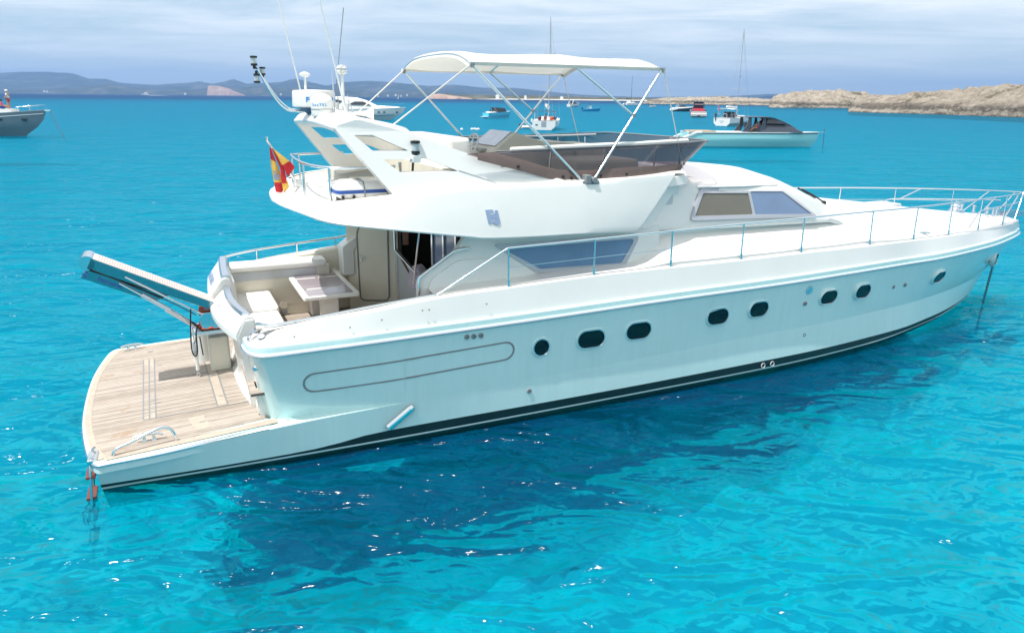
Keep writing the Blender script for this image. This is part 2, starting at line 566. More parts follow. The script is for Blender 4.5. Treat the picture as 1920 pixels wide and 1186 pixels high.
def water_material():
    m = bpy.data.materials.new("sea_water")
    m.use_nodes = True
    t = m.node_tree; t.nodes.clear(); W = t.nodes.new; K = t.links.new
    out = W("ShaderNodeOutputMaterial")
    tc = W("ShaderNodeTexCoord")

    def noise(scale, detail, rough, sx=1.0, sy=1.0, rz=0.0, dist=0.0, off=None):
        src = tc.outputs["Object"]
        if off:
            ad = W("ShaderNodeVectorMath"); ad.operation = 'ADD'; ad.inputs[1].default_value = off
            K(src, ad.inputs[0]); src = ad.outputs[0]
        mp = W("ShaderNodeMapping"); mp.inputs["Scale"].default_value = (sx, sy, 1); mp.inputs["Rotation"].default_value = (0, 0, rz)
        K(src, mp.inputs[0])
        n = W("ShaderNodeTexNoise"); n.noise_dimensions = '2D'; n.inputs["Scale"].default_value = scale; n.inputs["Detail"].default_value = detail
        n.inputs["Roughness"].default_value = rough; n.inputs["Distortion"].default_value = dist
        K(mp.outputs[0], n.inputs["Vector"])
        return n.outputs["Fac"]

    def height(off=None):
        na = noise(0.26, 2, 0.5, 0.55, 1.25, 0.20, 0.5, off)
        nb = noise(0.80, 2, 0.55, 0.65, 1.3, -0.20, 0.7, off)
        nc = noise(2.9, 2, 0.6, 0.75, 1.3, 0.2, 0.7, off)
        nd = noise(9.0, 1, 0.6, 0.8, 1.4, -0.15, 0.3, off)
        h = node_math(t, 'ADD', node_math(t, 'MULTIPLY', na, 1.15), node_math(t, 'MULTIPLY', nb, 0.50))
        return node_math(t, 'ADD', h, node_math(t, 'ADD', node_math(t, 'MULTIPLY', nc, 0.11), node_math(t, 'MULTIPLY', nd, 0.018)))
    # wave normals from fixed-step slopes, so far water keeps its facets
    E_ = 0.06
    h0 = height()
    hx = node_math(t, 'DIVIDE', node_math(t, 'SUBTRACT', h0, height((E_, 0, 0))), E_)
    hy = node_math(t, 'DIVIDE', node_math(t, 'SUBTRACT', h0, height((0, E_, 0))), E_)
    cn = W("ShaderNodeCombineXYZ"); K(hx, cn.inputs[0]); K(hy, cn.inputs[1]); cn.inputs[2].default_value = 1.0
    bp = W("ShaderNodeVectorMath"); bp.operation = 'NORMALIZE'; K(cn.outputs[0], bp.inputs[0])
    # water colour changes with the bottom: sand near, deep blue far out
    ln = W("ShaderNodeVectorMath"); ln.operation = 'LENGTH'; K(tc.outputs["Object"], ln.inputs[0])
    lg = node_math(t, 'LOGARITHM', ln.outputs["Value"], 10.0)
    patch = noise(0.012, 3, 0.5, 0.5, 1.6)
    lgp = node_math(t, 'ADD', lg, node_math(t, 'MULTIPLY', node_math(t, 'SUBTRACT', patch, 0.5), 0.30))
    q = node_math(t, 'MULTIPLY', lgp, 0.25)     # log10 distance / 4
    tint = ramp(t.nodes, t.links, q, [(0.0, (0.012, 0.85, 0.985)), (0.30, (0.012, 0.85, 0.985)), (0.44, (0.016, 0.74, 0.92)), (0.58, (0.02, 0.66, 0.88)),
                                      (0.70, (0.03, 0.63, 0.87)), (0.765, (0.14, 0.40, 0.67)), (1.0, (0.14, 0.34, 0.61))])
    scat = ramp(t.nodes, t.links, q, [(0.0, (0.001, 0.24, 0.62)), (0.30, (0.001, 0.24, 0.62)), (0.44, (0.002, 0.30, 0.52)), (0.58, (0.01, 0.29, 0.48)),
                                      (0.70, (0.012, 0.27, 0.46)), (0.765, (0.035, 0.15, 0.32)), (1.0, (0.04, 0.14, 0.31))])
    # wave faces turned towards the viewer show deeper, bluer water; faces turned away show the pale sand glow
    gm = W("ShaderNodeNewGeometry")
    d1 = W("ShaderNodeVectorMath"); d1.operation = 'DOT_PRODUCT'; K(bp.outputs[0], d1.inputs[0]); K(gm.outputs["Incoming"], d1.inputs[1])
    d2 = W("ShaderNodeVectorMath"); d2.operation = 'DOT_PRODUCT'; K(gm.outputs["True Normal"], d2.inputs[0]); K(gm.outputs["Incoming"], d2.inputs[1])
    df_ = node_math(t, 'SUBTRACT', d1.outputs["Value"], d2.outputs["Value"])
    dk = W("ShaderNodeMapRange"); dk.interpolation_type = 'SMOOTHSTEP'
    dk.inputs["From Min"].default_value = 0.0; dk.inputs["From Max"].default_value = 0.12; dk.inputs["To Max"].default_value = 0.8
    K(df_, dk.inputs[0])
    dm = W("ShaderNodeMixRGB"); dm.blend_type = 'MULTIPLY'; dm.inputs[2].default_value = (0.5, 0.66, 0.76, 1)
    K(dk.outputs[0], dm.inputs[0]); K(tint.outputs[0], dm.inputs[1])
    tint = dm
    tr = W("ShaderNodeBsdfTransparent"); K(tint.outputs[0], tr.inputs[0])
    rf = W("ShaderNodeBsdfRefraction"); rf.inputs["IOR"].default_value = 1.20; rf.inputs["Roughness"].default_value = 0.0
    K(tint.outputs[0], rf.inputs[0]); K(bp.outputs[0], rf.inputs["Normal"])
    m0 = W("ShaderNodeMixShader"); m0.inputs[0].default_value = 0.56
    K(tr.outputs[0], m0.inputs[1]); K(rf.outputs[0], m0.inputs[2])
    df = W("ShaderNodeBsdfDiffuse"); K(scat.outputs[0], df.inputs[0]); K(bp.outputs[0], df.inputs["Normal"])
    m1 = W("ShaderNodeMixShader"); m1.inputs[0].default_value = 0.11
    K(m0.outputs[0], m1.inputs[1]); K(df.outputs[0], m1.inputs[2])
    gl = W("ShaderNodeBsdfGlossy"); gl.inputs["Roughness"].default_value = 0.13; K(bp.outputs[0], gl.inputs["Normal"])
    fr = W("ShaderNodeFresnel"); fr.inputs[0].default_value = 1.33; K(bp.outputs[0], fr.inputs["Normal"])
    fc = node_math(t, 'MINIMUM', node_math(t, 'MULTIPLY', fr.outputs[0], 0.28), 0.30)
    m2 = W("ShaderNodeMixShader"); K(fc, m2.inputs[0]); K(m1.outputs[0], m2.inputs[1]); K(gl.outputs[0], m2.inputs[2])
    K(m2.outputs[0], out.inputs[0])
    return m


SEABED_Z = -3.9
vn = VNoise(3)
gx = grid_axis(-12, 19, 0.11, 15000, 1.2); gy = grid_axis(1, 24, 0.075, 15000, 1.2)
GX, GY = np.meshgrid(gx, gy)
amp = np.exp(-((GX / 45) ** 2 + ((GY - 14) / 45) ** 2))
LX = (GX + 6.27) * math.cos(rad(25)) + (GY - 10.53) * math.sin(rad(25))
bed = np.interp(LX, [1.0, 9.0, 17.0], [-3.6, -2.75, -1.75]) + amp * ((vn.fbm(GX * 0.40, GY * 0.8, 3) - 0.5) * 1.5 + (vn.fbm(GX * 0.9 + 9, GY * 2.3, 3) - 0.5) * 1.5 + (vn.fbm(GX * 1.1 + 31, GY * 3.4 + 7, 2) - 0.5) * 0.75 + (vn.fbm(GX * 2.4 + 3, GY * 7.0 + 1, 2) - 0.5) * 0.42)
bed = np.minimum(bed, -0.75)
SAND = mat("pale_sand", (0.88, 0.87, 0.80), 0.9, noise=0.10, nscale=0.35)
tag(grid_mesh("seabed", GX, GY, bed, SAND), kind="structure")

wm = water_material()
me = bpy.data.meshes.new("sea_water")
D_ = 14500.0
me.from_pydata([(-D_, -60, 0), (D_, -60, 0), (D_, D_, 0), (-D_, D_, 0)], [], [(0, 1, 2, 3)])
me.materials.append(wm)
wo = bpy.data.objects.new("sea_water", me); COL.objects.link(wo)
tag(wo, kind="structure")


def land_strip(name, prof, dist, depth, m, seed, rough=0.18, nscale=20.0, nv=22, nu=240, front=0.55, zmin=-1.0, shape=1.0):
    """ridge: prof = (bearing x/y, height tangent), rows from the shore over the ridge to the back"""
    P = np.array(prof, float)
    t = np.linspace(P[0, 0], P[-1, 0], nu)
    hgt = np.interp(t, P[:, 0], P[:, 1]) * (0.84 if name == 'rocky_island' else 1.0)
    v = np.linspace(0, 1, nv)
    T, Vv = np.meshgrid(t, v)
    H = np.broadcast_to(hgt, T.shape)
    if callable(dist):
        D0 = dist(T)
    else:
        D0 = np.full_like(T, dist)
    n = VNoise(seed)
    Y = D0 + depth * Vv + (n.fbm(T * D0 / nscale * 0.5, Vv * 3 + 4, 3) - 0.5) * depth * 0.35 * (1 - Vv)
    X = T * Y
    env = np.where(Vv < front, np.sin(np.clip(Vv / front, 0, 1) * PI / 2) ** shape, np.cos(np.clip((Vv - front) / (1 - front), 0, 1) * PI / 2))
    top = H * (D0 + depth * front) + 5.0 * (1 - np.exp(-H * 900))
    nz = n.fbm(X / nscale, Y / nscale, 5, 0.55)
    nzr = n.fbm(t * D0[0] / nscale, t * 0 + 2.0, 4, 0.5)
    Z = top * env * (1 + rough * 2 * (nz - 0.5) * (1 - 0.6 * (np.abs(Vv - front) < 0.08)))
    if name == 'rocky_island':
        n2_ = VNoise(seed + 7)
        Z = Z + env ** .5 * ((n2_.fbm(X / 3.6, Y / 3.6, 4, 0.6) - .5) * 2.6 + (np.abs(n2_.fbm(X / 9 + 40, Y / 9, 3) - .5) - .1) * -3.0) * np.clip(top / 6, .25, 1)
    Z = np.where(env <= 0.001, zmin, Z)
    Z[0] = zmin; Z[-1] = zmin
    return tag(grid_mesh(name, X, Y, Z, m), kind="structure")


def hill_mat(name, a, b, c, scale):
    m = bpy.data.materials.new(name); m.use_nodes = True
    t = m.node_tree; bs = t.nodes["Principled BSDF"]; bs.inputs["Roughness"].default_value = 0.95; bs.inputs["Specular IOR Level"].default_value = 0.1
    tc = t.nodes.new("ShaderNodeTexCoord")
    n = t.nodes.new("ShaderNodeTexNoise"); n.inputs["Scale"].default_value = scale; n.inputs["Detail"].default_value = 9; n.inputs["Roughness"].default_value = 0.68
    t.links.new(tc.outputs["Object"], n.inputs["Vector"])
    r = ramp(t.nodes, t.links, n.outputs["Fac"], [(0.33, a), (0.52, b), (0.72, c)])
    t.links.new(r.outputs[0], bs.inputs["Base Color"])
    return m


HILL = hill_mat("wooded_hill", (0.02, 0.035, 0.025), (0.04, 0.055, 0.04), (0.15, 0.14, 0.12), 0.004)
CLIFF = hill_mat("pink_cliff", (0.22, 0.15, 0.12), (0.38, 0.27, 0.22), (0.48, 0.37, 0.30), 0.012)
SCRUB = hill_mat("scrub_shore", (0.05, 0.06, 0.035), (0.09, 0.09, 0.055), (0.22, 0.19, 0.14), 0.02)
SANDY = hill_mat("pale_beach", (0.5, 0.44, 0.35), (0.6, 0.54, 0.44), (0.66, 0.6, 0.5), 0.02)


def rock_mat():
    m = bpy.data.materials.new("island_rock"); m.use_nodes = True
    t = m.node_tree; bs = t.nodes["Principled BSDF"]; bs.inputs["Roughness"].default_value = 0.95; bs.inputs["Specular IOR Level"].default_value = 0.1
    tc = t.nodes.new("ShaderNodeTexCoord")

    def ns(sc, d, ro, sx=1, sy=1, sz=1):
        mp = t.nodes.new("ShaderNodeMapping"); mp.inputs["Scale"].default_value = (sx, sy, sz)
        t.links.new(tc.outputs["Object"], mp.inputs[0])
        n = t.nodes.new("ShaderNodeTexNoise"); n.inputs["Scale"].default_value = sc; n.inputs["Detail"].default_value = d; n.inputs["Roughness"].default_value = ro
        t.links.new(mp.outputs[0], n.inputs["Vector"]); return n.outputs["Fac"]
    a = ns(0.16, 9, 0.7)
    base = ramp(t.nodes, t.links, a, [(0.30, (0.15, 0.12, 0.10)), (0.40, (0.33, 0.28, 0.225)), (0.55, (0.48, 0.42, 0.345)), (0.75, (0.58, 0.525, 0.45))])
    # scrub patches
    g = ramp(t.nodes, t.links, ns(0.07, 8, 0.72), [(0.55, 0.0), (0.64, 0.8)])
    mg = t.nodes.new("ShaderNodeMixRGB"); mg.inputs[2].default_value = (0.105, 0.10, 0.055, 1)
    t.links.new(g.outputs[0], mg.inputs[0]); t.links.new(base.outputs[0], mg.inputs[1])
    # wave-washed dark rock band above a pale shore ledge
    sp = t.nodes.new("ShaderNodeSeparateXYZ"); t.links.new(tc.outputs["Object"], sp.inputs[0])
    zz = node_math(t, 'ADD', sp.outputs[2], node_math(t, 'MULTIPLY', node_math(t, 'SUBTRACT', ns(0.09, 6, 0.65), 0.5), 6.0))
    band = ramp(t.nodes, t.links, node_math(t, 'DIVIDE', zz, 10.0), [(0.02, 0.75), (0.06, 0.05), (0.16, 0.1), (0.22, 0.85), (0.34, 0.8), (0.50, 0.0)])
    mb = t.nodes.new("ShaderNodeMixRGB"); mb.inputs[2].default_value = (0.085, 0.075, 0.065, 1)
    cr = ramp(t.nodes, t.links, ns(0.5, 8, 0.75, 1, 1, 2.5), [(0.36, 0.15), (0.50, 1.0)])
    ck = ramp(t.nodes, t.links, ns(0.35, 10, 0.8, 1, 1, 3.0), [(0.39, 0.6), (0.46, 0.0)])
    mk_ = t.nodes.new("ShaderNodeMixRGB"); mk_.inputs[2].default_value = (0.11, 0.09, 0.072, 1)
    t.links.new(ck.outputs[0], mk_.inputs[0]); t.links.new(mg.outputs[0], mk_.inputs[1]); mg = mk_
    t.links.new(node_math(t, 'MULTIPLY', band.outputs[0], cr.outputs[0]), mb.inputs[0]); t.links.new(mg.outputs[0], mb.inputs[1])
    t.links.new(mb.outputs[0], bs.inputs["Base Color"])
    bp = t.nodes.new("ShaderNodeBump"); bp.inputs["Strength"].default_value = 1.0; bp.inputs["Distance"].default_value = 3.0
    t.links.new(ns(0.45, 8, 0.7), bp.inputs["Height"]); t.links.new(bp.outputs[0], bs.inputs["Normal"])
    return m


ROCK = rock_mat()

HILLS = [(-0.78, .021), (-0.711, 0.02253), (-0.6692, 0.02367), (-0.6413, 0.02535), (-0.6065, 0.02711), (-0.5716, 0.02469), (-0.5542, 0.0186), (-0.5298, 0.01815),
         (-0.5159, 0.01412), (-0.4949, 0.01294), (-0.4671, 0.01184), (-0.4392, 0.01422), (-0.4078, 0.01595), (-0.3904, 0.01334), (-0.3764, 0.01627),
         (-0.3646, 0.01988), (-0.3486, 0.01448), (-0.3067, 0.017), (-0.2844, 0.02072), (-0.2684, 0.01741), (-0.244, 0.01278), (-0.2231, 0.01788),
         (-0.1882, 0.01964), (-0.1534, 0.01791), (-0.1115, 0.01417), (-0.0767, 0.01593), (-0.0418, 0.01281), (0.0, 0.01255), (0.0418, 0.0088),
         (0.0837, 0.00576), (0.1325, 0.00418), (0.1673, 0.00315), (0.237, 0.00457), (0.2928, 0.00655), (0.3276, 0.00901), (0.3625, 0.01007),
         (0.3974, 0.00695), (0.4461, 0.00397), (0.474, 0.00705), (0.4949, 0.00936), (0.5159, 0.01028), (0.5437, 0.00569), (0.5856, 0.00404), (0.75, 0.003)]
HILLS = [(a, b * (1.0 if a < 0.05 else 0.9)) for a, b in HILLS]
land_strip("hills", HILLS, 9800, 2400, HILL, 21, 0.16, 420.0, nv=26, nu=420)
NEARH = [(-0.72, .004), (-0.62, .006), (-.56, .008), (-.53, .0125), (-.50, .009), (-.46, .005), (-.41, .006), (-.385, .012), (-.36, .0085), (-.335, .0115), (-.30, .0095),
         (-.27, .012), (-.24, .0085), (-.215, .010), (-.19, .0065), (-.15, .007), (-.11, .0095), (-.06, .0065), (0, .005), (.06, .003), (.12, .001)]
land_strip("hills", NEARH, 7900, 1100, HILL, 33, 0.2, 260.0, nv=16, nu=300)
land_strip("cliff", [(-.402, .0005), (-.3995, .0105), (-.396, .0118), (-.385, .0112), (-.372, .0085), (-.365, .0048), (-.357, .002), (-.352, .0004)], 7300, 330, CLIFF, 5, 0.06, 60.0, nv=14, nu=80, front=0.4, shape=0.5)
# low coast with lighthouse headland, and the long sandy spit
land_strip("coast", [(-.113, .0002), (-.110, .0022), (-.106, .0034), (-.101, .0044), (-.096, .0046), (-.09, .0042), (-.08, .0034), (-.05, .0030), (-.02, .0031), (.02, .0030), (.06, .0028),
                     (.10, .0024), (.14, .0022), (.19, .0019), (.23, .0012)], 2700, 260, SCRUB, 9, 0.3, 30.0, nv=14, nu=300, shape=0.6)
land_strip("headland", [(-.1135, .0003), (-.110, .0026), (-.104, .0042), (-.099, .0046), (-.094, .0040), (-.085, .0027), (-.07, .0015), (-.055, .0006)], 2560, 120, CLIFF, 15, 0.3, 18.0, nv=12, nu=120, shape=0.5)
land_strip("beach", [(-.05, .00005), (-.02, .0004), (.03, .0005), (.1, .0005), (.17, .0005), (.22, .0001)], 2590, 100, SANDY, 19, 0.1, 30.0, nv=6, nu=120, shape=0.6)

# rocky islands on the right
land_strip("rocky_island", [(.168, .0001), (.176, .0013), (.188, .0021), (.20, .0028), (.215, .0036), (.235, .0042), (.26, .0044), (.285, .0041), (.31, .0034), (.335, .0028), (.36, .0022), (.40, .0008)],
           lambda T: 930 - (T - .17) * 500, 120, ROCK, 40, 0.45, 13.0, nv=34, nu=420, shape=0.55)
land_strip("rocky_island", [(.3335, .0002), (.338, .0050), (.345, .0085), (.358, .0113), (.375, .0138), (.39, .0153), (.405, .0160), (.42, .0156), (.44, .0146), (.46, .0110), (.48, .0082), (.50, .005), (.53, .001)],
           lambda T: 590 + (T - .33) * 150, 95, ROCK, 51, 0.30, 12.0, nv=44, nu=420, shape=0.6)
land_strip("rocky_island", [(.438, .0002), (.443, .0016), (.452, .0048), (.465, .0079), (.49, .0106), (.52, .0140), (.55, .0171), (.58, .0186), (.60, .0200), (.62, .0232), (.645, .0262), (.67, .0270), (.70, .0262), (.74, .024), (.80, .02)],
           lambda T: np.maximum(385 - (T - .44) * 480, 268), 80, ROCK, 62, 0.26, 10.0, nv=56, nu=520, shape=0.75)
# ------------------------------------------------------------------ the big motor yacht
# local frame: x forward from the platform's stern, y to port, z up from the waterline
Y0 = Vector((-6.273, 10.531, 0)); YR = rad(25)
YA = thing("motor_yacht", "big white flybridge motor yacht with bimini top and teak swim platform, anchored in the foreground", "yacht", Y0, YR)

TR = [(1.9, 2.40, 1.665), (2.3, 2.44, 1.67), (3.6, 2.5, 1.695), (6.2, 2.5, 1.73), (8.5, 2.48, 1.77), (11.2, 2.40, 1.78), (13.3, 2.25, 1.785), (15.1, 2.03, 1.765),
      (16.4, 1.86, 1.745), (17.85, 1.55, 1.725), (19.25, 1.18, 1.70), (20.4, 0.80, 1.69), (21.2, 0.50, 1.685), (21.8, 0.22, 1.68), (22.12, 0.0, 1.675)]
TC = [(0.0, 2.40, .46), (0.22, 2.42, .48), (1.4, 2.43, .55), (2.3, 2.44, .61), (3.1, 2.45, .65), (4.05, 2.46, .675), (5.07, 2.46, .70), (6.17, 2.45, .72), (7.3, 2.44, .75),
      (8.54, 2.42, .78), (9.9, 2.385, .81), (11.4, 2.33, .825), (13.0, 2.20, .815), (15.4, 1.82, .77), (16.95, 1.44, .73), (18.3, 1.03, .69), (19.3, .66, .65), (20.3, .28, .60), (20.95, 0, .57)]
TB = [(0.0, 2.24, .13), (1.5, 2.37, .155), (2.8, 2.42, .18), (3.7, 2.43, .265), (6.2, 2.46, .285), (8.6, 2.44, .29), (11.4, 2.37, .30), (13.1, 2.24, .29), (15.3, 1.93, .27),
      (16.4, 1.66, .26), (17.6, 1.30, .24), (18.7, .90, .22), (19.6, .52, .2), (20.2, .25, .19), (20.62, 0, .18)]
TS = [(0.0, 2.20, .07), (1.7, 2.35, .115), (3.75, 2.42, .13), (6.2, 2.43, .135), (8.6, 2.41, .14), (11.2, 2.35, .14), (13.0, 2.22, .14), (14.7, 2.0, .14), (16.2, 1.64, .13),
      (17.5, 1.27, .12), (18.6, .87, .11), (19.5, .50, .1), (20.15, .22, .1), (20.5, 0, .09)]
TW = [(0.0, 2.12, 0.0), (0.9, 2.25, 0), (2.3, 2.33, 0), (6.2, 2.39, 0), (11.3, 2.28, 0), (13.7, 2.06, 0), (16.1, 1.58, 0), (17.4, 1.22, 0), (18.4, .86, 0), (19.3, .5, 0), (20.0, .2, 0), (20.36, 0, 0)]
TK = [(0.0, 1.7, -.5), (6, 1.75, -.62), (11, 1.5, -.66), (14, 1.1, -.66), (17, .5, -.64), (18.6, .12, -.6), (19.2, 0, -.55)]
TD = [(2.2, 2.28, 1.93), (2.9, 2.35, 2.025), (3.65, 2.38, 2.09), (4.3, 2.38, 2.16), (4.95, 2.38, 2.205), (5.76, 2.38, 2.23), (7.27, 2.37, 2.275), (8.8, 2.35, 2.28), (10.4, 2.31, 2.27),
      (12.0, 2.23, 2.265), (13.75, 2.08, 2.23), (15.55, 1.85, 2.19), (17.5, 1.50, 2.13), (18.9, 1.12, 2.085), (20.4, .70, 2.035), (21.3, .36, 2.0), (21.9, .10, 1.98), (22.02, 0, 1.975)]


def line(T, n, x0=None):
    A = [t for t in T] if x0 is None else [(x0, ip(x0, T, 1), ip(x0, T, 2))] + [t for t in T if t[0] > x0 + .01]
    A = np.array(smooth_tab(A, n * 3))
    s = np.concatenate([[0], np.cumsum(np.linalg.norm(np.diff(A, axis=0), axis=1))]); s /= s[-1]
    u = np.linspace(0, 1, n) ** 0.93
    return [tuple(np.interp(u_, s, A[:, k]) for k in range(3)) for u_ in u]


def mir(r):
    return [(x, -y, z) for x, y, z in r]


def side_y(x, z):
    """half breadth of the topsides at (x, z)"""
    a = (ip(x, TC), ip(x, TC, 2)); b = (ip(x, TR), ip(x, TR, 2)); c = (ip(x, TB), ip(x, TB, 2))
    if z >= a[1] and len(SURF):
        S = SURFA
        d = (S[:, 0] - x) ** 2 + (S[:, 2] - z) ** 2 * 2
        k = np.argsort(d)[:6]; w_ = 1 / (d[k] + 1e-5)
        return float((S[k, 1] * w_).sum() / w_.sum())
    if z >= a[1]:
        t = (z - a[1]) / (b[1] - a[1]); return a[0] + (b[0] - a[0]) * t
    t = (z - c[1]) / (a[1] - c[1]); return c[0] + (a[0] - c[0]) * t


SURF = []
TUP = [(2.35, 2.17, .62), (2.7, 2.25, .64), (3.4, 2.38, .665), (4.05, 2.46, .68)]

NS = 64
hb = MB()
for sg in (-1, 1):
    lv = [line(TC, NS), line(TB, NS), line(TS, NS), [(x, y - .004, z - .028) for x, y, z in line(TS, NS)], line(TW, NS), line(TK, NS)]
    lv.append([(x * .985, 0, -.85 + .0 * x) if x < 14 else (x * .985, 0, -.85 + (x - 14) * .06) for x, y, z in lv[5]])
    rings = [[lv[k][i] for k in range(len(lv))] for i in range(NS)]
    if sg < 0:
        rings = [mir(r) for r in rings]
    mi = [0, 2, 1, 2, 2, 2]
    hb.loft(rings, closed=False, mif=lambda i, j: mi[j])
    # upper topsides forward of the sponson ledge
    up = line(TC, NS, 4.05); rl = line(TR, NS, 4.05)
    rings = []
    for i in range(NS):
        a, b = Vector(up[i]), Vector(rl[i])
        mid = a.lerp(b, .5); mid.y -= .012 * min(1, b.y)
        r = [tuple(b), tuple(mid), tuple(a)]
        SURF += [tuple(b.lerp(mid, k / 8)) for k in range(8)] + [tuple(mid.lerp(a, k / 8)) for k in range(9)]
        rings.append(mir(r) if sg < 0 else r)
    hb.loft(rings, closed=False)
    # aft quarter: rounded corner, then the ledge
    corner_r = [(1.93, 1.86, 1.665), (1.94, 2.05, 1.665), (1.975, 2.22, 1.665), (2.06, 2.35, 1.667), (2.2, 2.42, 1.67), (2.5, 2.45, 1.675), (3.0, 2.475, 1.685), (3.6, 2.5, 1.695), (4.05, 2.5, 1.70)]
    corner_l = [(2.12, 1.86, .60), (2.15, 1.98, .60), (2.20, 2.08, .605), (2.29, 2.15, .61), (2.42, 2.19, .62), (2.7, 2.25, .635), (3.1, 2.33, .652), (3.6, 2.405, .667), (4.05, 2.46, .675)]
    cr = smooth_tab(corner_r, 40); cl = smooth_tab(corner_l, 40)
    rings = []
    for a, b in zip(cr, cl):
        r = [tuple(Vector(a).lerp(Vector(b), t) + Vector((.035 * math.sin(t * PI) * (1 if a[0] < 2.2 else 0), 0, 0))) for t in (0, .25, .5, .75, 1)]
        SURF += [tuple(Vector(r[q]).lerp(Vector(r[q + 1]), k / 4)) for q in range(4) for k in range(5)]
        rings.append(mir(r) if sg < 0 else r)
    hb.loft(rings, closed=False)
    led = []
    for b in cl:
        x = b[0]; r = [b, (max(x, .2), ip(x, TC) - .0, ip(x, TC, 2) + .0)]
        led.append(mir(r) if sg < 0 else r)
    hb.loft(led, closed=False)
# unseen plate added inside the hull to stop sun leaking through
hb.loft([[(x, -y + .02, z), (x, y - .02, z)] for x, y, z in line(TC, NS) if y > .03], closed=False)
# stern plate of the lower hull
st = [(0.0, sg_ * ip(0, T_), ip(0, T_, 2)) for sg_, T_ in ((-1, TC), (-1, TB), (-1, TW), (-1, TK), (1, TK), (1, TW), (1, TB), (1, TC))]
hb.add(st, [tuple(range(8))], 2)
SD = np.array(SURF)
# denser samples along x
SURFA = np.concatenate([SD] + [SD[:-1] * (1 - q) + SD[1:] * q for q in (.5,)])
SURFA = SURFA[SURFA[:, 1] >= 0]
hull = hb.build("hull", [HULL_BOUNCE, STRIPE, ANTIF], YA, 30)

# rub rail, bulwark
pr_ = [(-.03, -.045), (.03, -.03), (.042, -.012), (.03, .012), (.008, .02), (.005, .095), (-.012, .115), (-.045, .122)]
for sg in (-1, 1):
    base = corner_r[:8] + [t for t in TR if t[0] > 4.0]
    A = smooth_tab(base, 150)
    rings = []; rings2 = []
    for i, p in enumerate(A):
        t = Vector(A[min(i + 1, len(A) - 1)]) - Vector(A[max(i - 1, 0)]); t.z = 0; t.normalize()
        nrm = Vector((-t.y, t.x, 0))       # outward on the port side for increasing x
        if nrm.y < 0 and p[0] > 2.3: nrm = -nrm
        P = Vector(p)
        r = [tuple(P + nrm * o + Vector((0, 0, h))) for o, h in pr_]
        rings.append(mir(r) if sg < 0 else r)
    rr = MB(); rr.loft(rings, closed=False, mif=lambda i, j: 1 if j in (1, 2) else 0)
    rr.build("rub_rail", [HULL_BOUNCE, STEELR], YA, 50)
    Dl = [(2.16, 1.90, 1.83), (2.17, 2.02, 1.86), (2.2, 2.13, 1.89), (2.27, 2.23, 1.92), (2.4, 2.29, 1.95)] + [t for t in TD if t[0] > 2.8]
    DA = np.array(smooth_tab(Dl, 400)); sD = np.concatenate([[0], np.cumsum(np.linalg.norm(np.diff(DA, axis=0), axis=1))]); sD /= sD[-1]
    RA = np.array([r[-1] for r in rings]); RA[:, 1] = np.abs(RA[:, 1])
    sR = np.concatenate([[0], np.cumsum(np.linalg.norm(np.diff(RA, axis=0), axis=1))]); sR /= sR[-1]
    bl = []
    for u in np.linspace(0, 1, 130):
        a = [float(np.interp(u, sR, RA[:, k])) for k in range(3)]; b = [float(np.interp(u, sD, DA[:, k])) for k in range(3)]
        a[1] = max(a[1], 0); b[1] = max(b[1], 0)
        r = [a, b, [b[0] + (.015 if u < .02 else 0), max(0, b[1] - .018), b[2] + .014], [b[0] + (.05 if u < .03 else 0), max(0, b[1] - .05), b[2] + .016]]
        bl.append(mir(r) if sg < 0 else r)
    MB().loft(bl, closed=False).build("bulwark", WHITE, YA, 25)

# ---------------------------------------------------------------- decks


def zc_(x):
    return ip(x, [(8.2, 2.34), (8.45, 2.48), (8.75, 2.80), (9.05, 2.93), (13.5, 2.95), (14.6, 2.90), (15.65, 2.78), (16.7, 2.66), (18, 2.49), (19.3, 2.34), (20.5, 2.22), (21.4, 2.12), (22.0, 1.99)])


rings = []
for x in list(np.linspace(8.2, 9.6, 50)) + list(np.linspace(9.65, 15, 100)) + list(np.linspace(15.1, 20, 40)) + list(np.linspace(20.3, 22.0, 12)):
    yd = max(ip(x, TD) - .05, .004); zd = ip(x, TD, 2) + .016; zc = max(zc_(x), zd)
    r = []
    for k in np.linspace(-1, 1, 141):
        e = 1 - abs(k) ** ip(x, [(8, 3.6), (13.5, 3.4), (17, 2.4), (22, 2.2)])
        r.append((x, k * yd, zd + (zc - zd) * e))
    rings.append(r)
MB().loft(rings, closed=False).build("foredeck", WHITE, YA, 30)
for sg in (-1, 1):
    r = []
    for x in np.linspace(4.62, 8.3, 24):
        yd = ip(x, TD) - .05; zd = ip(x, TD, 2) + .016
        r.append([(x, sg * yd, zd), (x, sg * 1.80, zd + .03)])
    MB().loft(r, closed=False).build("side_deck", WHITE, YA, 30)

# deck hatch on the foredeck, moulded nonslip edges
hm = MB()
hm.box((16.35, -.28, 2.62), (16.95, .28, 2.70))
hm.build("deck_hatch", LGREY, YA, bevel=.02)

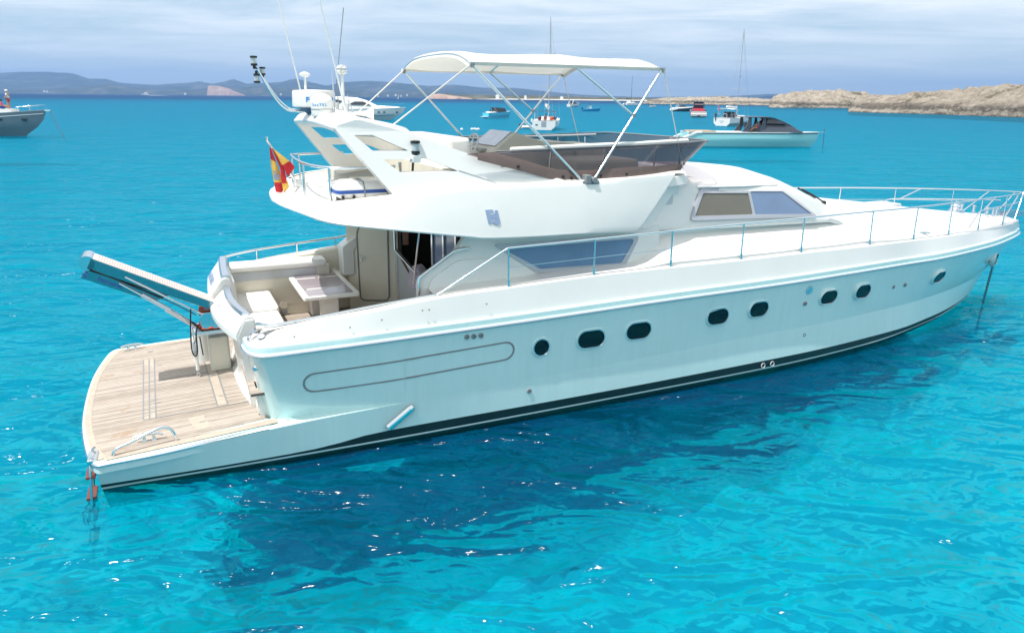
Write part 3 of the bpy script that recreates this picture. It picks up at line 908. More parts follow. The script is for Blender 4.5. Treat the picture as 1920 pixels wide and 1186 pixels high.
# swim platform -------------------------------------------------------------
pe = smooth_tab([(2.15, 2.30), (1.0, 2.42), (.22, 2.42), (-.02, 2.36), (-.14, 1.9), (-.25, 1.0), (-.28, 0), (-.25, -1.0), (-.14, -1.9), (-.02, -2.36), (.22, -2.42), (1.0, -2.43), (2.15, -2.30)], 80)
pz = lambda x: .505 + .048 * max(x, 0)
pm = MB()
pm.prism(pe, lambda u, v: (u, v, pz(u) - .14), lambda u, v: (u, v, pz(u)))
plat = pm.build("swim_platform", HULL_BOUNCE, YA, 30, bevel=.015)
ins = [(2.0 + .05 * y * y, y) for y in np.linspace(-2.06, 2.06, 15)]
aft = smooth_tab([(.12, 2.28), (-.02, 1.8), (-.14, .95), (-.17, 0), (-.14, -.95), (-.02, -1.8), (.12, -2.28)], 30)
pp = MB(); pp.prism(ins + aft, lambda u, v: (u, v, pz(u)), lambda u, v: (u, v, pz(u) + .008))
pp.build("teak_planking", TEAK, plat, 30)
bd = MB()
ao = [(x - .085, y * 1.02) for x, y in aft]
for i in range(len(aft) - 1):
    q = [aft[i], aft[i + 1], ao[i + 1], ao[i]]
    bd.add([(u, v, pz(u) + .011) for u, v in q] + [(u, v, pz(u)) for u, v in q], [(0, 1, 2, 3), (0, 4, 5, 1), (2, 6, 7, 3)])
for sg in (-1, 1):
    bd.add([(.08, sg * 2.25, pz(.08) + .012), (2.25, sg * 2.13, pz(2.25) + .012), (2.25, sg * 2.30, pz(2.25) + .012), (.12, sg * 2.37, pz(.1) + .012)], [(0, 1, 2, 3)])
bd.build("teak_border", TEAKP, plat, 30)
rm = MB(); rm.tube([(x, y, pz(x) - .03) for x, y in pe], .02, 6); rm.build('platform_rim', STEELR, plat, 60)
# hatch joints in the teak
sm_ = MB()


def strip(m, a, b, w, dz, mi=0):
    a = Vector((a[0], a[1])); b = Vector((b[0], b[1])); n = Vector((-(b - a).y, (b - a).x)).normalized() * w
    m.add([(p.x, p.y, pz(p.x) + dz) for p in (a - n, b - n, b + n, a + n)], [(0, 1, 2, 3)], mi)


tp = MB(); strip(tp, (.58, 1.46), (.62, -1.26), .075, .012); strip(tp, (1.52, 1.1), (1.60, -1.27), .06, .012); strip(tp, (1.22, -1.52), (1.30, -2.0), .10, .0125)
tp.build("hatch_margin", TEAKP, plat, 0)
for a, b in (((.495, 1.46), (.535, -1.26)), ((.585, 1.46), (.615, -1.26)), ((.665, 1.46), (.70, -1.26)), ((.535, -1.27), (2.1, -1.33)), ((1.45, 1.1), (1.53, -1.27)), ((1.59, 1.1), (1.67, -1.27)), ((2.05, -1.4), (2.2, -2.05))):
    strip(sm_, a, b, .010, .0145)
for p in ((.75, 1.05), (1.55, .1), (1.62, -.9), (.68, -.55), (1.55, .9), (.2, .1), (.35, -.85), (.72, -.7), (1.3, -1.75), (.6, 1.9)):
    strip(sm_, (p[0] - .045, p[1]), (p[0] + .045, p[1]), .012, .015)
sm_.build("hatch_joints", SEAM, plat, 0)


def cleat(x, y, z, ang, ln=.3, name="cleat", par=None):
    m = MB(); c, s = math.cos(ang), math.sin(ang)
    T = lambda u, v, w: (x + u * c - v * s, y + u * s + v * c, z + w)
    m.tube([T(-ln / 2, 0, .075), T(-ln / 4, 0, .095), T(ln / 4, 0, .095), T(ln / 2, 0, .075)], .018, 8)
    for u in (-.06, .06):
        m.lathe([(.035, 0), (.022, .02), (.018, .09)], T(u, 0, 0), 10)
    return m.build(name, STEEL, par or YA, 50)


cleat(.62, -2.02, pz(.6) + .01, -.1, .36); cleat(.30, 2.2, pz(.3) + .01, .15, .36)
cleat(9.75, -2.10, 2.30, 0.02, .34); cleat(16.0, -1.62, 2.20, -.2, .36)
cleat(9.75, 2.10, 2.30, 0, .34)
gr = MB()
gr.tube(smooth_tab([(.19, -2.28, .50), (.23, -2.27, .60), (.42, -2.24, .66), (.76, -2.2, .775), (.88, -2.2, .75), (.935, -2.2, .66), (.95, -2.2, .55)], 26), .021, 10)
gr.build("grab_rail", STEEL, YA, 60)
# bathing ladder going down into the water
ld = thing("swim_ladder", None or "folding ladder", "ladder"); del ld["label"]; del ld["category"]; ld.parent = YA
m = MB()
for dy_ in (-.17, .17):
    m.tube([(-.02, -2.14 + dy_ * .6 - .0, .58), (-.07, -2.16 + dy_ * .8, .52), (-.10, -2.2 + dy_, .1), (-.20, -2.27 + dy_, -.85)], .017, 8)
m.build("ladder_frame", STEEL, ld, 60)
for z in (.30, .02, -.27, -.56):
    x = -.085 - .1 * (.3 - z) * .9; y = -2.185 - .075 * (.3 - z)
    MB().obox((x, y, z), (.055, 0, .0), (0, .165, 0), (0, 0, .014)).build("ladder_step", WOODR, ld, 30)
MB().box((-.10, -2.33, .46), (.02, -2.02, .535)).build("ladder_bracket", STEEL, ld, 30, bevel=.015)

# ---------------------------------------------------------------- transom and stern caps


def capx(y):
    return 1.62 + (.092 * (y - .1) ** 2 if y < .1 else .02 * (y - .1) ** 2)


tm = MB()
ys = np.linspace(-1.55, 1.95, 26)
ro = []
for y in ys:
    xt = capx(y) + .12; xb = 1.88 + .05 * y * y
    xm = max(xt, xb) + .03
    ro.append([(xt, y, 1.70), (xt + .03, y, 1.56), (xm, y, 1.25), (xm + .02, y, .9), (xb + .06, y, .72), (xb + .01, y, .62), (xb - .06, y, .56), (xb - .06, y, .5)])
tm.loft(ro, closed=False)
tm.build("transom", WHITE, YA, 40)
# stair recess at the starboard corner
sr = MB()
sr.prism([(1.98, .6), (2.6, .6), (2.6, 1.05), (2.15, 1.1), (2.12, 1.93), (2.0, 1.93), (1.9, 1.7)], lambda u, v: (u, -1.575, v), lambda u, v: (u, -1.55, v)); sr.box((2.06, -1.95, .55), (2.5, -1.57, 1.12)); sr.box((2.52, -1.95, .6), (2.56, -1.57, 1.72))
sr.box((2.06, -1.97, .6), (2.62, -1.94, 1.75))
sr.build("boarding_stair", WHITE, YA, 30)
MB().box((2.06, -1.93, 1.12), (2.5, -1.59, 1.132)).build("stair_tread", TEAK, YA, 0)
# recessed hand hold under the stair
hh = MB(); f = lambda u, v: (2.04, -1.58 - u * .34, .62 + v * .40)
fo = rpoly([(0, 0), (1, 0), (1, 1), (0, 1)], .12); fi = rpoly([(.2, .22), (.8, .22), (.8, .8), (.2, .8)], .1)
hh.prism(fo, lambda u, v: f(u, v), lambda u, v: (2.09, f(u, v)[1], f(u, v)[2]), holes=[fi])
hh.build("step_frame", WHITE, YA, 40, bevel=.008)
MB().box((2.055, -1.86, .68), (2.07, -1.64, .98)).build("step_back", CREAM, YA, 0)

capw = lambda y: .13 + .06 * min(1.6, max(0, y + 1.55))
capsec = lambda y: [(0, 1.63), (.10, 1.575), (capw(y) + .15, 1.66), (capw(y) + .14, 1.95), (capw(y) + .07, 1.98), (capw(y), 1.965), (.0, 1.74)]


def cap(y0, y1, n, name, top=0.0, bow=0.035):
    ring = []
    for y in np.linspace(y0, y1, n):
        xo = capx(y)
        ring.append([(xo + u, y, v + (top * (v - 1.56) / .46)) for u, v in rpoly(capsec(y), .025, 3)])
    return MB().loft(ring).build(name, WHITE, YA, 35)


cap(-1.55, .28, 14, "stern_locker")
cap(.36, 2.02, 14, "stern_coaming", top=.16, bow=.03)
# polished handrail tops
hr = MB(); hr.loft([[(capx(y) + u, y, v) for u, v in ((capw(y), 1.975), (capw(y) + .02, 2.02), (capw(y) + .10, 2.02), (capw(y) + .13, 1.97), (capw(y) + .11, 1.95))] for y in np.linspace(-1.42, .30, 12)])
hr.build("stern_handrail", STEELR, YA, 50)
hr = MB(); hr.loft([[(capx(y) + u, y, v) for u, v in ((.22, 2.12), (.25, 2.165), (.34, 2.165), (.37, 2.12), (.35, 2.09))] for y in np.linspace(.42, 2.05, 12)])
hr.build("stern_handrail", STEELR, YA, 50)
# small light in the locker face, fairleads and stern fittings
lt = MB(); lt.lathe([(.001, 0), (.035, 0), (.03, .012), (.001, .014)], (1.745, -.30, 1.85), 14, (-.75, 0, .65)); lt.build("stern_light", GREY, YA, 40)
text_mesh("yacht_name", "BATURRO", .17, frame((1.725, 1.30, 1.93), (0, -1, 0), (.62, 0, .78)), SLATE, YA, .003, 1.0)
fl = MB(); oc = rpoly([(-.10, -.045), (.10, -.045), (.10, .045), (-.10, .045)], .045, 5); ic = rpoly([(-.075, -.022), (.075, -.022), (.075, .022), (-.075, .022)], .022, 5)
fm = frame((2.045, -2.06, 1.86), (.45, -.1, .8), (.35, -1, 0))
fl.prism(oc, lambda u, v: fm @ Vector((u, v, .0)), lambda u, v: fm @ Vector((u, v, -.03)), holes=[ic]); fl.prism(oc, lambda u, v: fm @ Vector((u, v, .03)), lambda u, v: fm @ Vector((u, v, .0)), holes=[ic])
fl.build("fairlead", STEEL, YA, 40)
fl = MB(); fl.lathe([(.001, .02), (.04, .018), (.062, .008), (.065, 0), (.001, 0)], (2.15, -2.2, 1.885), 18, (-.3, -.35, 1)); fl.build("deck_filler", STEELR, YA, 40)
fl = MB(); fl.lathe([(.001, .02), (.03, .018), (.04, 0)], (2.02, -2.31, 1.46), 14, (-.6, -.7, 0)); fl.build("stern_vent", STEELR, YA, 40)

# ---------------------------------------------------------------- cockpit
cf = MB(); cf.box((1.95, -2.1, .98), (6.2, 2.1, 1.02)); cf.build("cockpit_sole", TEAK, YA, 0)
for sg in (-1, 1):
    wl = []
    for x in np.linspace(2.18, 5.6, 18):
        yd = ip(x, TD) - .05; zd = ip(x, TD, 2) + .016; yi = sg * (ip(x, TD) - .27)
        wl.append([(x, sg * yd, zd), (x, yi + sg * .03, zd), (x, yi, zd - .03), (x, yi, 1.0)])
    MB().loft(wl, closed=False).build("cockpit_coaming", [CREAM if sg > 0 else WHITE], YA, 40)
# aft bench: base, cushions, backrest
b = MB(); b.box((2.02, -.34, 1.02), (2.62, 2.02, 1.36)); b.build("bench_base", CREAM, YA, 0, bevel=.02)


def cushion(lo, hi, name="cushion", mt=VINYL, r=.05, par=None):
    return MB().box(lo, hi).build(name, mt, par or YA, 60, bevel=r)


cushion((2.04, .52, 1.36), (2.74, 1.98, 1.53), "seat_cushion", r=.06)
cushion((2.04, -.36, 1.36), (2.72, .50, 1.47), "seat_cushion", r=.05)
cushion((1.92, .42, 1.50), (2.06, 1.95, 2.06), "back_cushion", r=.06)
cushion((1.90, -.34, 1.48), (2.02, .25, 1.85), "back_cushion", r=.04)
# port locker with bolster
b = MB(); b.box((2.05, 1.70, 1.02), (3.85, 2.12, 1.92)); b.box((3.85, 1.75, 1.02), (4.55, 2.12, 1.72)); b.build("side_locker", CREAM, YA, 0, bevel=.015)
cushion((2.05, 1.62, 1.92), (3.80, 2.06, 2.05), "side_bolster", r=.05)
MB().box((2.10, 1.690, 1.74), (3.6, 1.700, 1.90)).build("locker_shade_strip", LGREY, YA, 0)  # grey strip painted as the shade under the bolster
b = MB(); b.box((2.78, 1.686, 1.22), (3.3, 1.70, 1.62)); b.build("locker_door", CREAM, YA, 0, bevel=.01)
b = MB(); b.lathe([(.001, .012), (.07, .012), (.08, 0)], (2.95, 1.686, 1.22), 20, (0, -1, 0)); b.build("locker_speaker", CREAM, YA, 40)
b = MB(); b.box((2.89, 1.66, 1.06), (3.01, 1.69, 1.12)); b.build("step_light", GREY, YA, 0)
# table
tb = MB(); tb.prism(rpoly([(3.08, .02), (4.03, .02), (4.03, 2.12), (3.08, 2.12)], .04), lambda u, v: (u, v, 1.70), lambda u, v: (u, v, 1.75))
tabl = tb.build("cockpit_table", VINYL, YA, 40, bevel=.008)
for y0, y1 in ((.12, .58), (.65, 1.40), (1.47, 2.02)):
    MB().box((3.17, y0, 1.75), (3.94, y1, 1.754)).build("table_inlay", TABLE, tabl, 0)
for yy in (.45, 1.55):
    MB().box((3.42, yy - .12, 1.02), (3.72, yy + .12, 1.70)).build("table_pedestal", WHITE, tabl, 0, bevel=.02)
for q_ in ((3.9, .62), (3.55, 1.43), (3.2, .62)):
    b = MB(); b.lathe([(.03, 0), (.03, .008), (.012, .012)], (q_[0], q_[1], 1.75), 14); b.build("table_latch", GREY, tabl, 40)

# saloon bulkhead: angled cream wall with the rounded door
A_, B_ = Vector((4.24, 1.62)), Vector((5.04, 1.26))
dv = (B_ - A_).normalized(); nv_ = Vector((dv.y, -dv.x))       # faces starboard-aft


def wall(u, z, o=0.0):
    p = A_ + dv * u + nv_ * o
    return (p.x, p.y, z)


w = MB(); w.prism([(-.05, 1.0), (.92, 1.0), (.92, 3.2), (.05, 3.2), (-.05, 2.9)], lambda u, v: wall(u, v, -.2), lambda u, v: wall(u, v, 0)); w.build("aft_bulkhead", CREAM, YA, 30)
do = [(.16, 1.20), (.72, 1.20), (.74, 2.95), (.42, 2.95), (.15, 2.55)]
dof = rpoly(do, [.12, .12, .12, .1, .1], 6)
w = MB(); w.prism(dof, lambda u, v: wall(u, v, -.01), lambda u, v: wall(u, v, .012)); door = w.build("cabin_door", CREAM, YA, 30)
w = MB(); w.tube([wall(u, v, .012) for u, v in dof], .016, 6, closed=True); w.build("door_seal", SEAM, door, 60)
w = MB(); w.lathe([(.02, 0), (.02, .03), (.001, .031)], wall(.22, 2.0, .012), 10, (nv_.x, nv_.y, 0)); w.tube([wall(.22, 2.06, .04), wall(.22, 2.06, .055), wall(.30, 2.055, .06)], .011, 8); w.build("door_handle", STEEL, door, 50)
# wing column at the port side
w = MB(); w.prism([(4.08, 1.70), (4.32, 1.70), (4.32, 2.18), (4.66, 2.60), (5.26, 3.2), (4.81, 3.2), (4.48, 2.55), (4.08, 2.26)], lambda u, v: (u, 1.56, v), lambda u, v: (u, 1.95, v)); w.build("wing_panel", WHITE, YA, 30, bevel=.03)
# saloon entrance: grey lower panel, dark inside, frames, blue panes
C_ = Vector((5.02, 1.26)); D2 = Vector((5.72, -1.55)); du2 = (D2 - C_).normalized(); n2_ = Vector((du2.y, -du2.x))


def wl2(u, z, o=0.0):
    p = C_ + du2 * u + n2_ * o
    return (p.x, p.y, z)


w = MB(); w.prism([(0, 1.0), (2.9, 1.0), (2.9, 1.87), (.75, 1.87), (.03, 2.2), (0, 2.2)], lambda u, v: wl2(u, v, -.05), lambda u, v: wl2(u, v, 0)); w.build("entrance_panel", LGREY, YA, 30)
w = MB(); w.tube([wl2(.02, 3.1, .01), wl2(.02, 2.2, .01), wl2(.78, 1.87, .01)], .022, 8); w.tube([wl2(.1, 2.1, .01), wl2(.1, 1.25, .01), wl2(.2, 1.14, .01), wl2(.9, 1.14, .01)], .014, 8); w.build("entrance_frame", STEEL, YA, 50)
w = MB(); w.box((5.9, -1.75, 1.0), (8.2, 1.75, 1.02)); w.box((8.2, -1.75, 1.0), (8.25, 1.75, 3.0)); w.box((5.3, 1.72, 1.0), (8.2, 1.75, 3.0)); w.box((5.2, -1.6, 2.96), (8.2, 1.75, 2.985)); w.build("saloon_interior", DARKIN, YA, 30)
w = MB(); w.prism(rpoly([(6.0, -.9), (7.6, -.9), (7.6, 1.0), (6.0, 1.0)], .5), lambda u, v: (u, v, 1.3), lambda u, v: (u, v, 1.95)); w.build("saloon_sofa", mat("saloon_sofa_grey", (.20, .17, .14), .8), YA, 40, bevel=.06)
w = MB(); w.obox((5.2, 1.12, 2.7), (.02, .06, 0), (.05, -.02, 0), (0, 0, .38)); w.obox(wl2(.6, 1.80, -.02), Vector((du2.x, du2.y, -.8)).normalized() * .45, (.04, 0, 0), (0, 0, .02)); w.build("mahogany_trim", MAHOG, YA, 30)
for u0, u1 in ((1.38, 1.68), (1.73, 2.05)):
    w = MB(); w.prism([(u0, 1.9), (u1, 1.9), (u1, 2.95), (u0, 2.95)], lambda u, v: wl2(u, v, -.02), lambda u, v: wl2(u, v, -.005)); w.build("saloon_pane", BGLASS, YA, 0)
w = MB()
for u_ in (1.35, 1.705, 2.08):
    w.obox(wl2(u_, 2.35, .01), Vector((du2.x, du2.y, 0)) * .02, Vector((n2_.x, n2_.y, 0)) * .02, (0, 0, .62))
w.tube([wl2(1.12, 2.98, .08), wl2(.98, 1.75, .2)], .022, 8)
w.build("saloon_door_frame", STEEL, YA, 40)

# house side with the long window -------------------------------------------
for sg in (-1, 1):
    hp = [(4.46, 1.9), (4.48, 2.38), (5.07, 2.72), (5.30, 3.03), (8.85, 2.95), (8.85, 2.1), (6.0, 2.1)]
    yy = lambda z: sg * (1.905 - .055 * (z - 2.2) / .75)
    w = MB(); w.prism(rpoly(hp, [0, .12, .12, .05, 0, 0, 0]), lambda u, v: (u, yy(v) - sg * .12, v), lambda u, v: (u, yy(v), v)); hs = w.build("house_side", WHITE, YA, 30, bevel=.012)
    # smooth raised aft wing panel
    w = MB(); w.prism(rpoly([(4.62, 2.14), (4.66, 2.36), (5.12, 2.62), (5.75, 2.60), (6.30, 2.30), (6.4, 2.2)], [.05, .12, .12, .15, .1, 0]), lambda u, v: (u, yy(v) - sg * .02, v), lambda u, v: (u, yy(v) + sg * .03, v)); w.build("wing_moulding", WHITE, YA, 40, bevel=.02)
    fo = rpoly([(5.70, 2.815), (8.46, 2.80), (8.14, 2.265), (6.48, 2.30)], [.10, .16, .08, .06], 6)
    fi = rpoly([(5.88, 2.735), (8.34, 2.73), (8.07, 2.335), (6.53, 2.365)], [.04, .10, .05, .03], 5)
    w = MB(); w.prism(fo, lambda u, v: (u, yy(v) - sg * .01, v), lambda u, v: (u, yy(v) + sg * .022, v), holes=[fi]); wf = w.build("saloon_window", WFRAME, YA, 40, bevel=.006)
    w = MB(); w.prism(fi, lambda u, v: (u, yy(v) - sg * .005, v), lambda u, v: (u, yy(v) + sg * .008, v)); w.build("window_pane", BGLASS, wf, 30)

# wheelhouse ------------------------------------------------------------------
WH = [(8.5, 2.86, 1.83, 1.66, 3.50, 1.45, 3.66, 3.74), (9.2, 2.82, 1.855, 1.675, 3.50, 1.45, 3.68, 3.78), (10.0, 2.79, 1.83, 1.646, 3.48, 1.42, 3.66, 3.82), (11.0, 2.76, 1.80, 1.623, 3.43, 1.36, 3.58, 3.79), (11.9, 2.74, 1.775, 1.616, 3.35, 1.30, 3.49, 3.70),
      (12.6, 2.72, 1.75, 1.666, 3.08, 1.25, 3.30, 3.52), (13.1, 2.70, 1.69, 1.56, 2.92, 1.19, 3.10, 3.35), (13.4, 2.62, 1.66, 1.48, 2.80, 1.13, 2.98, 3.24), (13.9, 2.40, 1.58, 1.32, 2.66, .98, 2.84, 3.05), (14.6, 2.3, 1.4, 1.0, 2.55, .75, 2.70, 2.905), (15.2, 2.2, 1.1, .7, 2.5, .5, 2.6, 2.80)]


def whi(x, k): return float(np.interp(x, [w_[0] for w_ in WH], [w_[k] for w_ in WH]))


def wh_y(x, z):
    zb, yb, yw, zw, yr, zr = (whi(x, k) for k in (1, 2, 3, 4, 5, 6))
    if z < zb + .08: return yb
    if z < zw: return yb + (yw - yb) * (z - zb - .08) / (zw - zb - .08)
    return yw + (yr - yw) * min(1, (z - zw) / (zr - zw))


rings = []
for x in list(np.linspace(8.5, 13, 22)) + list(np.linspace(13.1, 15.2, 16)):
    zb, yb, yw, zw, yr, zr, zc = (whi(x, k) for k in range(1, 8))
    h = [(yb - .14, zb - .03), (yb - .02, zb), (yb, zb + .035), (yb - .004, zb + .08), (yw, zw), (yw - .045, zw + (zr - zw) * .45), (yr, zr)]
    h += [(yr * (1 - t), zr + (zc - zr) * math.sin(t * PI / 2)) for t in (.2, .4, .6, .8)]
    rings.append([(x, -a, b_) for a, b_ in h] + [(x, 0, zc)] + [(x, a, b_) for a, b_ in reversed(h)])
MB().loft(rings, closed=False).build("wheelhouse", WHITE, YA, 32)
# recessed base strip under the overhang
rings = []
for x in np.linspace(8.3, 13.6, 24):
    yb = whi(x, 2) - .13
    rings.append([(x, -yb, 2.2), (x, -yb, whi(x, 1) - .01), (x, yb, whi(x, 1) - .01), (x, yb, 2.2)])
MB().loft(rings, closed=False).build("house_base", WHITE, YA, 30)
for sg in (-1, 1):
    fo = rpoly([(9.50, 2.965), (12.66, 2.845), (11.82, 3.445), (9.80, 3.50)], [.10, .10, .10, .08], 5)
    fi1 = rpoly([(9.62, 3.035), (10.98, 2.985), (10.92, 3.365), (9.86, 3.415)], .03, 3)
    fi2 = rpoly([(11.04, 2.98), (12.50, 2.905), (11.78, 3.36), (10.975, 3.395)], [.03, .05, .05, .03], 3)
    w = MB()
    w.prism(fo, lambda u, v: (u, sg * (wh_y(u, v) - .01), v), lambda u, v: (u, sg * (wh_y(u, v) + .035), v), holes=[fi1, fi2]); wf = w.build("wheelhouse_window", WFRAME, YA, 40)
    for poly, mt_ in ((fi1, TGLASS), (fi2, BGLASS)):
        w = MB(); w.prism(poly, lambda u, v: (u, sg * (wh_y(u, v) - .004), v), lambda u, v: (u, sg * (wh_y(u, v) + .022), v)); w.build("window_pane", mt_, wf, 30)
    # drip ledge over the window
    w = MB(); w.loft([[(x, sg * (wh_y(x, 3.47 - .045 * (x - 9.8) / 2) + o), 3.525 - .05 * (x - 9.8) / 2 + h) for o, h in ((-.02, -.03), (.03, -.02), (.03, 0), (-.02, .02))] for x in np.linspace(9.75, 11.8, 8)]); w.build("drip_ledge", WHITE, YA, 40)
# wipers
w = MB()
for y in (-.85, .2):
    w = MB()
    zr_ = lambda x, yy: whi(x, 6) + (whi(x, 7) - whi(x, 6)) * math.sin(max(0, 1 - abs(yy) / max(whi(x, 4 + 1), .1)) * PI / 2)
    P3 = lambda x, yy, o: (x, yy, zr_(x, yy) + o)
    w.tube([P3(13.75, y, .03), P3(13.45, y - .02, .06), P3(13.2, y + .1, .05)], .016, 6); w.tube([P3(13.2, y + .2, .035), P3(13.42, y - .1, .035)], .016, 6); w.lathe([(.05, -.02), (.045, .05), (.001, .06)], P3(13.78, y, .0), 10)
    w.build("windscreen_wiper", BLACK, YA, 50)
# ---------------------------------------------------------------- flybridge moulding
LO = [(2.69, 0, 3.40), (2.74, .65, 3.40), (2.82, 1.2, 3.405), (2.92, 1.65, 3.395), (3.06, 2.0, 3.36), (3.26, 2.2, 3.32), (3.6, 2.28, 3.27), (4.4, 2.30, 3.15), (5.15, 2.30, 3.035), (5.45, 2.30, 2.995), (6.2, 2.28, 2.965), (7.2, 2.24, 2.945), (8.2, 2.14, 2.90)]
HI = [(2.74, 0, 3.50), (2.80, .6, 3.50), (2.91, 1.1, 3.51), (3.04, 1.5, 3.53), (3.22, 1.8, 3.56), (3.42, 1.98, 3.60), (3.7, 2.08, 3.635), (4.4, 2.12, 3.69), (5.15, 2.11, 3.745), (5.6, 2.105, 3.75), (6.4, 2.09, 3.752), (7.6, 2.05, 3.758), (9.02, 1.96, 3.79)]
NL = 90
lo = smooth_tab(LO, NL); hi = smooth_tab(HI, NL)
for sg in (-1, 1):
    rings = []
    for a, b in zip(lo, hi):
        a = Vector(a); b = Vector(b); d = b - a
        out = Vector((-d.z * 0 - (0.6 if a.x < 2.9 else 0), 1 if a.x > 2.8 else .2, 0)).normalized()
        inn = Vector((b.x + .05 if b.x < 3.2 else b.x, max(0, b.y - .06), b.z + .012))
        r = [a + Vector((.05 if a.x < 3 else 0, -.10 if a.y > .1 else 0, -.012)), a - Vector((0, .012, 0)), a + Vector((0, 0, .02)), a + d * .12 + out * .006, a + d * .5 + out * .018, a + d * .9 + out * .008, b, (b + inn) / 2 + Vector((0, 0, .014)), inn]
        r = [tuple(p) for p in r]
        rings.append(mir(r) if sg < 0 else r)
    MB().loft(rings, closed=False).build("flybridge_side", WHITE, YA, 40)
# underside and decks
sof = [[(a[0] + .05 if a[0] < 3 else a[0], -a[1] + .09, a[2] - .01), (a[0] + .05 if a[0] < 3 else a[0], a[1] - .09, a[2] - .01)] for a in lo if a[1] > .1]
MB().loft(sof, closed=False).build("flybridge_underside", CREAM, YA, 30)
w = MB()
dk = [p for p in hi if p[1] > .05 and p[0] < 5.6]
w.loft([[(p[0] + .05, -(p[1] - .06), p[2] + .01), (p[0] + .09, -(p[1] - .11), 3.5), (p[0] + .09, p[1] - .11, 3.5), (p[0] + .05, p[1] - .06, p[2] + .01)] for p in dk], closed=False)
w.build("aft_fly_deck", WHITE, YA, 35)
w = MB(); w.box((5.4, -1.70, 3.15), (9.3, 1.70, 3.22)); w.box((5.4, -1.95, 3.2), (5.45, 1.95, 3.5)); w.build("fly_sole", CREAM, YA, 0)
for sg in (-1, 1):
    r = []
    for x in np.linspace(5.0, 9.3, 24):
        yh = ip(x, HI); zh = ip(x, HI, 2)
        r.append([(x, sg * (yh - .06), zh + .012), (x, sg * (yh - .16), zh + .05), (x, sg * (yh - .24), zh + .04), (x, sg * (yh - .27), 3.2)])
    MB().loft(r, closed=False).build("fly_coaming", WHITE, YA, 40)
r = []
for y in np.linspace(-1.75, 1.75, 16):
    xo = 9.35 + .25 * (1 - (y / 1.75) ** 2)
    r.append([(xo - .25, y, 3.2), (xo - .2, y, 3.66), (xo + .05, y, 3.72), (xo + .25, y, 3.70)])
MB().loft(r, closed=False).build("fly_dash", CONS, YA, 40)  # dash coloured grey to stand in for shade behind the screen
# slanted slats where the flybridge side meets the wheelhouse
for sg in (-1, 1):
    w = MB()
    a0, a1 = Vector((8.20, 2.10, 2.905)), Vector((9.00, 1.96, 3.78))
    w.add([(p.x, sg * p.y, p.z) for p in (a0, a1, a1 - Vector((0, .2, 0)), a0 - Vector((0, .25, 0)))], [(0, 1, 2, 3)])
    for o, wd, th, yb_ in ((.055, .055, .25, 2.055), (.11, .36, .25, 1.965)):
        q0 = Vector((8.20 + o, 0, 2.895)); q1 = Vector((8.84 + o, 0, 3.60))
        ring = []
        for t in (0, 1):
            q = q0.lerp(q1, t); yo = yb_ - .12 * t
            ring.append([(q.x, sg * (yo - th), q.z), (q.x, sg * yo, q.z), (q.x + wd, sg * (yo - (.12 if wd > .1 else 0)), q.z), (q.x + wd, sg * (yo - th), q.z)])
        w.loft(ring)
    w.loft([[(x, sg * (y - .3), 3.56 + dz), (x, sg * y, 3.585 + dz), (x, sg * (y - .03), 3.74 + dz), (x, sg * (y - .3), 3.80 + dz)] for x, y, dz in ((8.78, 1.985, 0), (9.05, 1.955, .01), (9.38, 1.86, .02))])
    w.build("side_slat", WHITE, YA, 30, bevel=.01)
# emblem on the side: a waving flag cut by two swooshes
for sg in (-1,):
    w = MB()
    def em(u, v):
        x = 5.455 + u * .20 + v * -.02; z = 3.205 + v * .21 + .012 * math.sin(u * 6.2)
        t = (z - ip(x, [(l[0], l[2]) for l in lo if l[1] > 2])) / (ip(x, [(l[0], l[2]) for l in hi if l[1] > 2]) - ip(x, [(l[0], l[2]) for l in lo if l[1] > 2]))
        return (x, sg * (2.30 - .195 * t + float(np.interp(t, [.12, .5, .9], [.006, .018, .008])) + .012), z)
    def em2(u, v):
        p = em(u, v); return (p[0], p[1] + .025, p[2])
    polys = [[(0, 1), (.2, .95), (.40, .98), (.62, 1.03), (.64, .88), (.52, .79), (.34, .72), (.28, .64), (.38, .62), (.58, .69), (.72, .82), (.76, 1.01), (.97, .96), (1.02, .06),
              (.8, -.01), (.6, .03), (.42, .0), (.43, .15), (.53, .27), (.70, .33), (.77, .40), (.66, .43), (.48, .37), (.35, .24), (.31, .02), (.06, .05)]]
    for p in polys:
        w.prism(p, em2, em)
    w.build("side_emblem", SLATE, YA, 0)

# arch ------------------------------------------------------------------------
for sg in (-1, 1):
    outp = rpoly([(3.36, 4.60), (4.16, 3.60), (4.9, 3.70), (7.0, 3.745), (5.25, 4.22), (4.4, 4.52), (3.7, 4.70)], [.10, .04, .3, 0, .3, .1, .06], 5)
    h1 = rpoly([(3.64, 4.485), (3.90, 4.485), (4.40, 4.265), (3.89, 4.265)], .02, 2)
    h2 = rpoly([(4.02, 4.15), (4.66, 4.15), (5.12, 3.965), (4.25, 3.965)], .02, 2)
    yo = lambda v: sg * (2.06 - .30 * min(1, max(0, (v - 3.6) / 1.0)))
    w = MB(); w.prism(outp, lambda u, v: (u, yo(v) - sg * .22, v), lambda u, v: (u, yo(v), v), holes=[h1, h2]); w.build("arch_leg", WHITE, YA, 30, bevel=.02)
for sg in (-1, 1):
    yo = lambda v: sg * (2.06 - .30 * min(1, max(0, (v - 3.6) / 1.0)) + .003)
    w = MB(); w.tube([(u, yo(v) + sg * .002, v) for u, v in ((5.12, 3.98), (5.45, 3.87), (5.85, 3.725))], .006, 6); w.tube([(u, yo(v) + sg * .004, v - .012) for u, v in ((4.2, 3.605), (4.9, 3.70), (5.8, 3.722), (6.9, 3.745))], .009, 6)
    w.build("arch_seam", LGREY, YA, 60)
sec = rpoly([(3.34, 4.585), (3.50, 4.50), (4.30, 4.44), (4.52, 4.50), (4.42, 4.60), (3.72, 4.735), (3.45, 4.72)], .05, 3)
ring = []
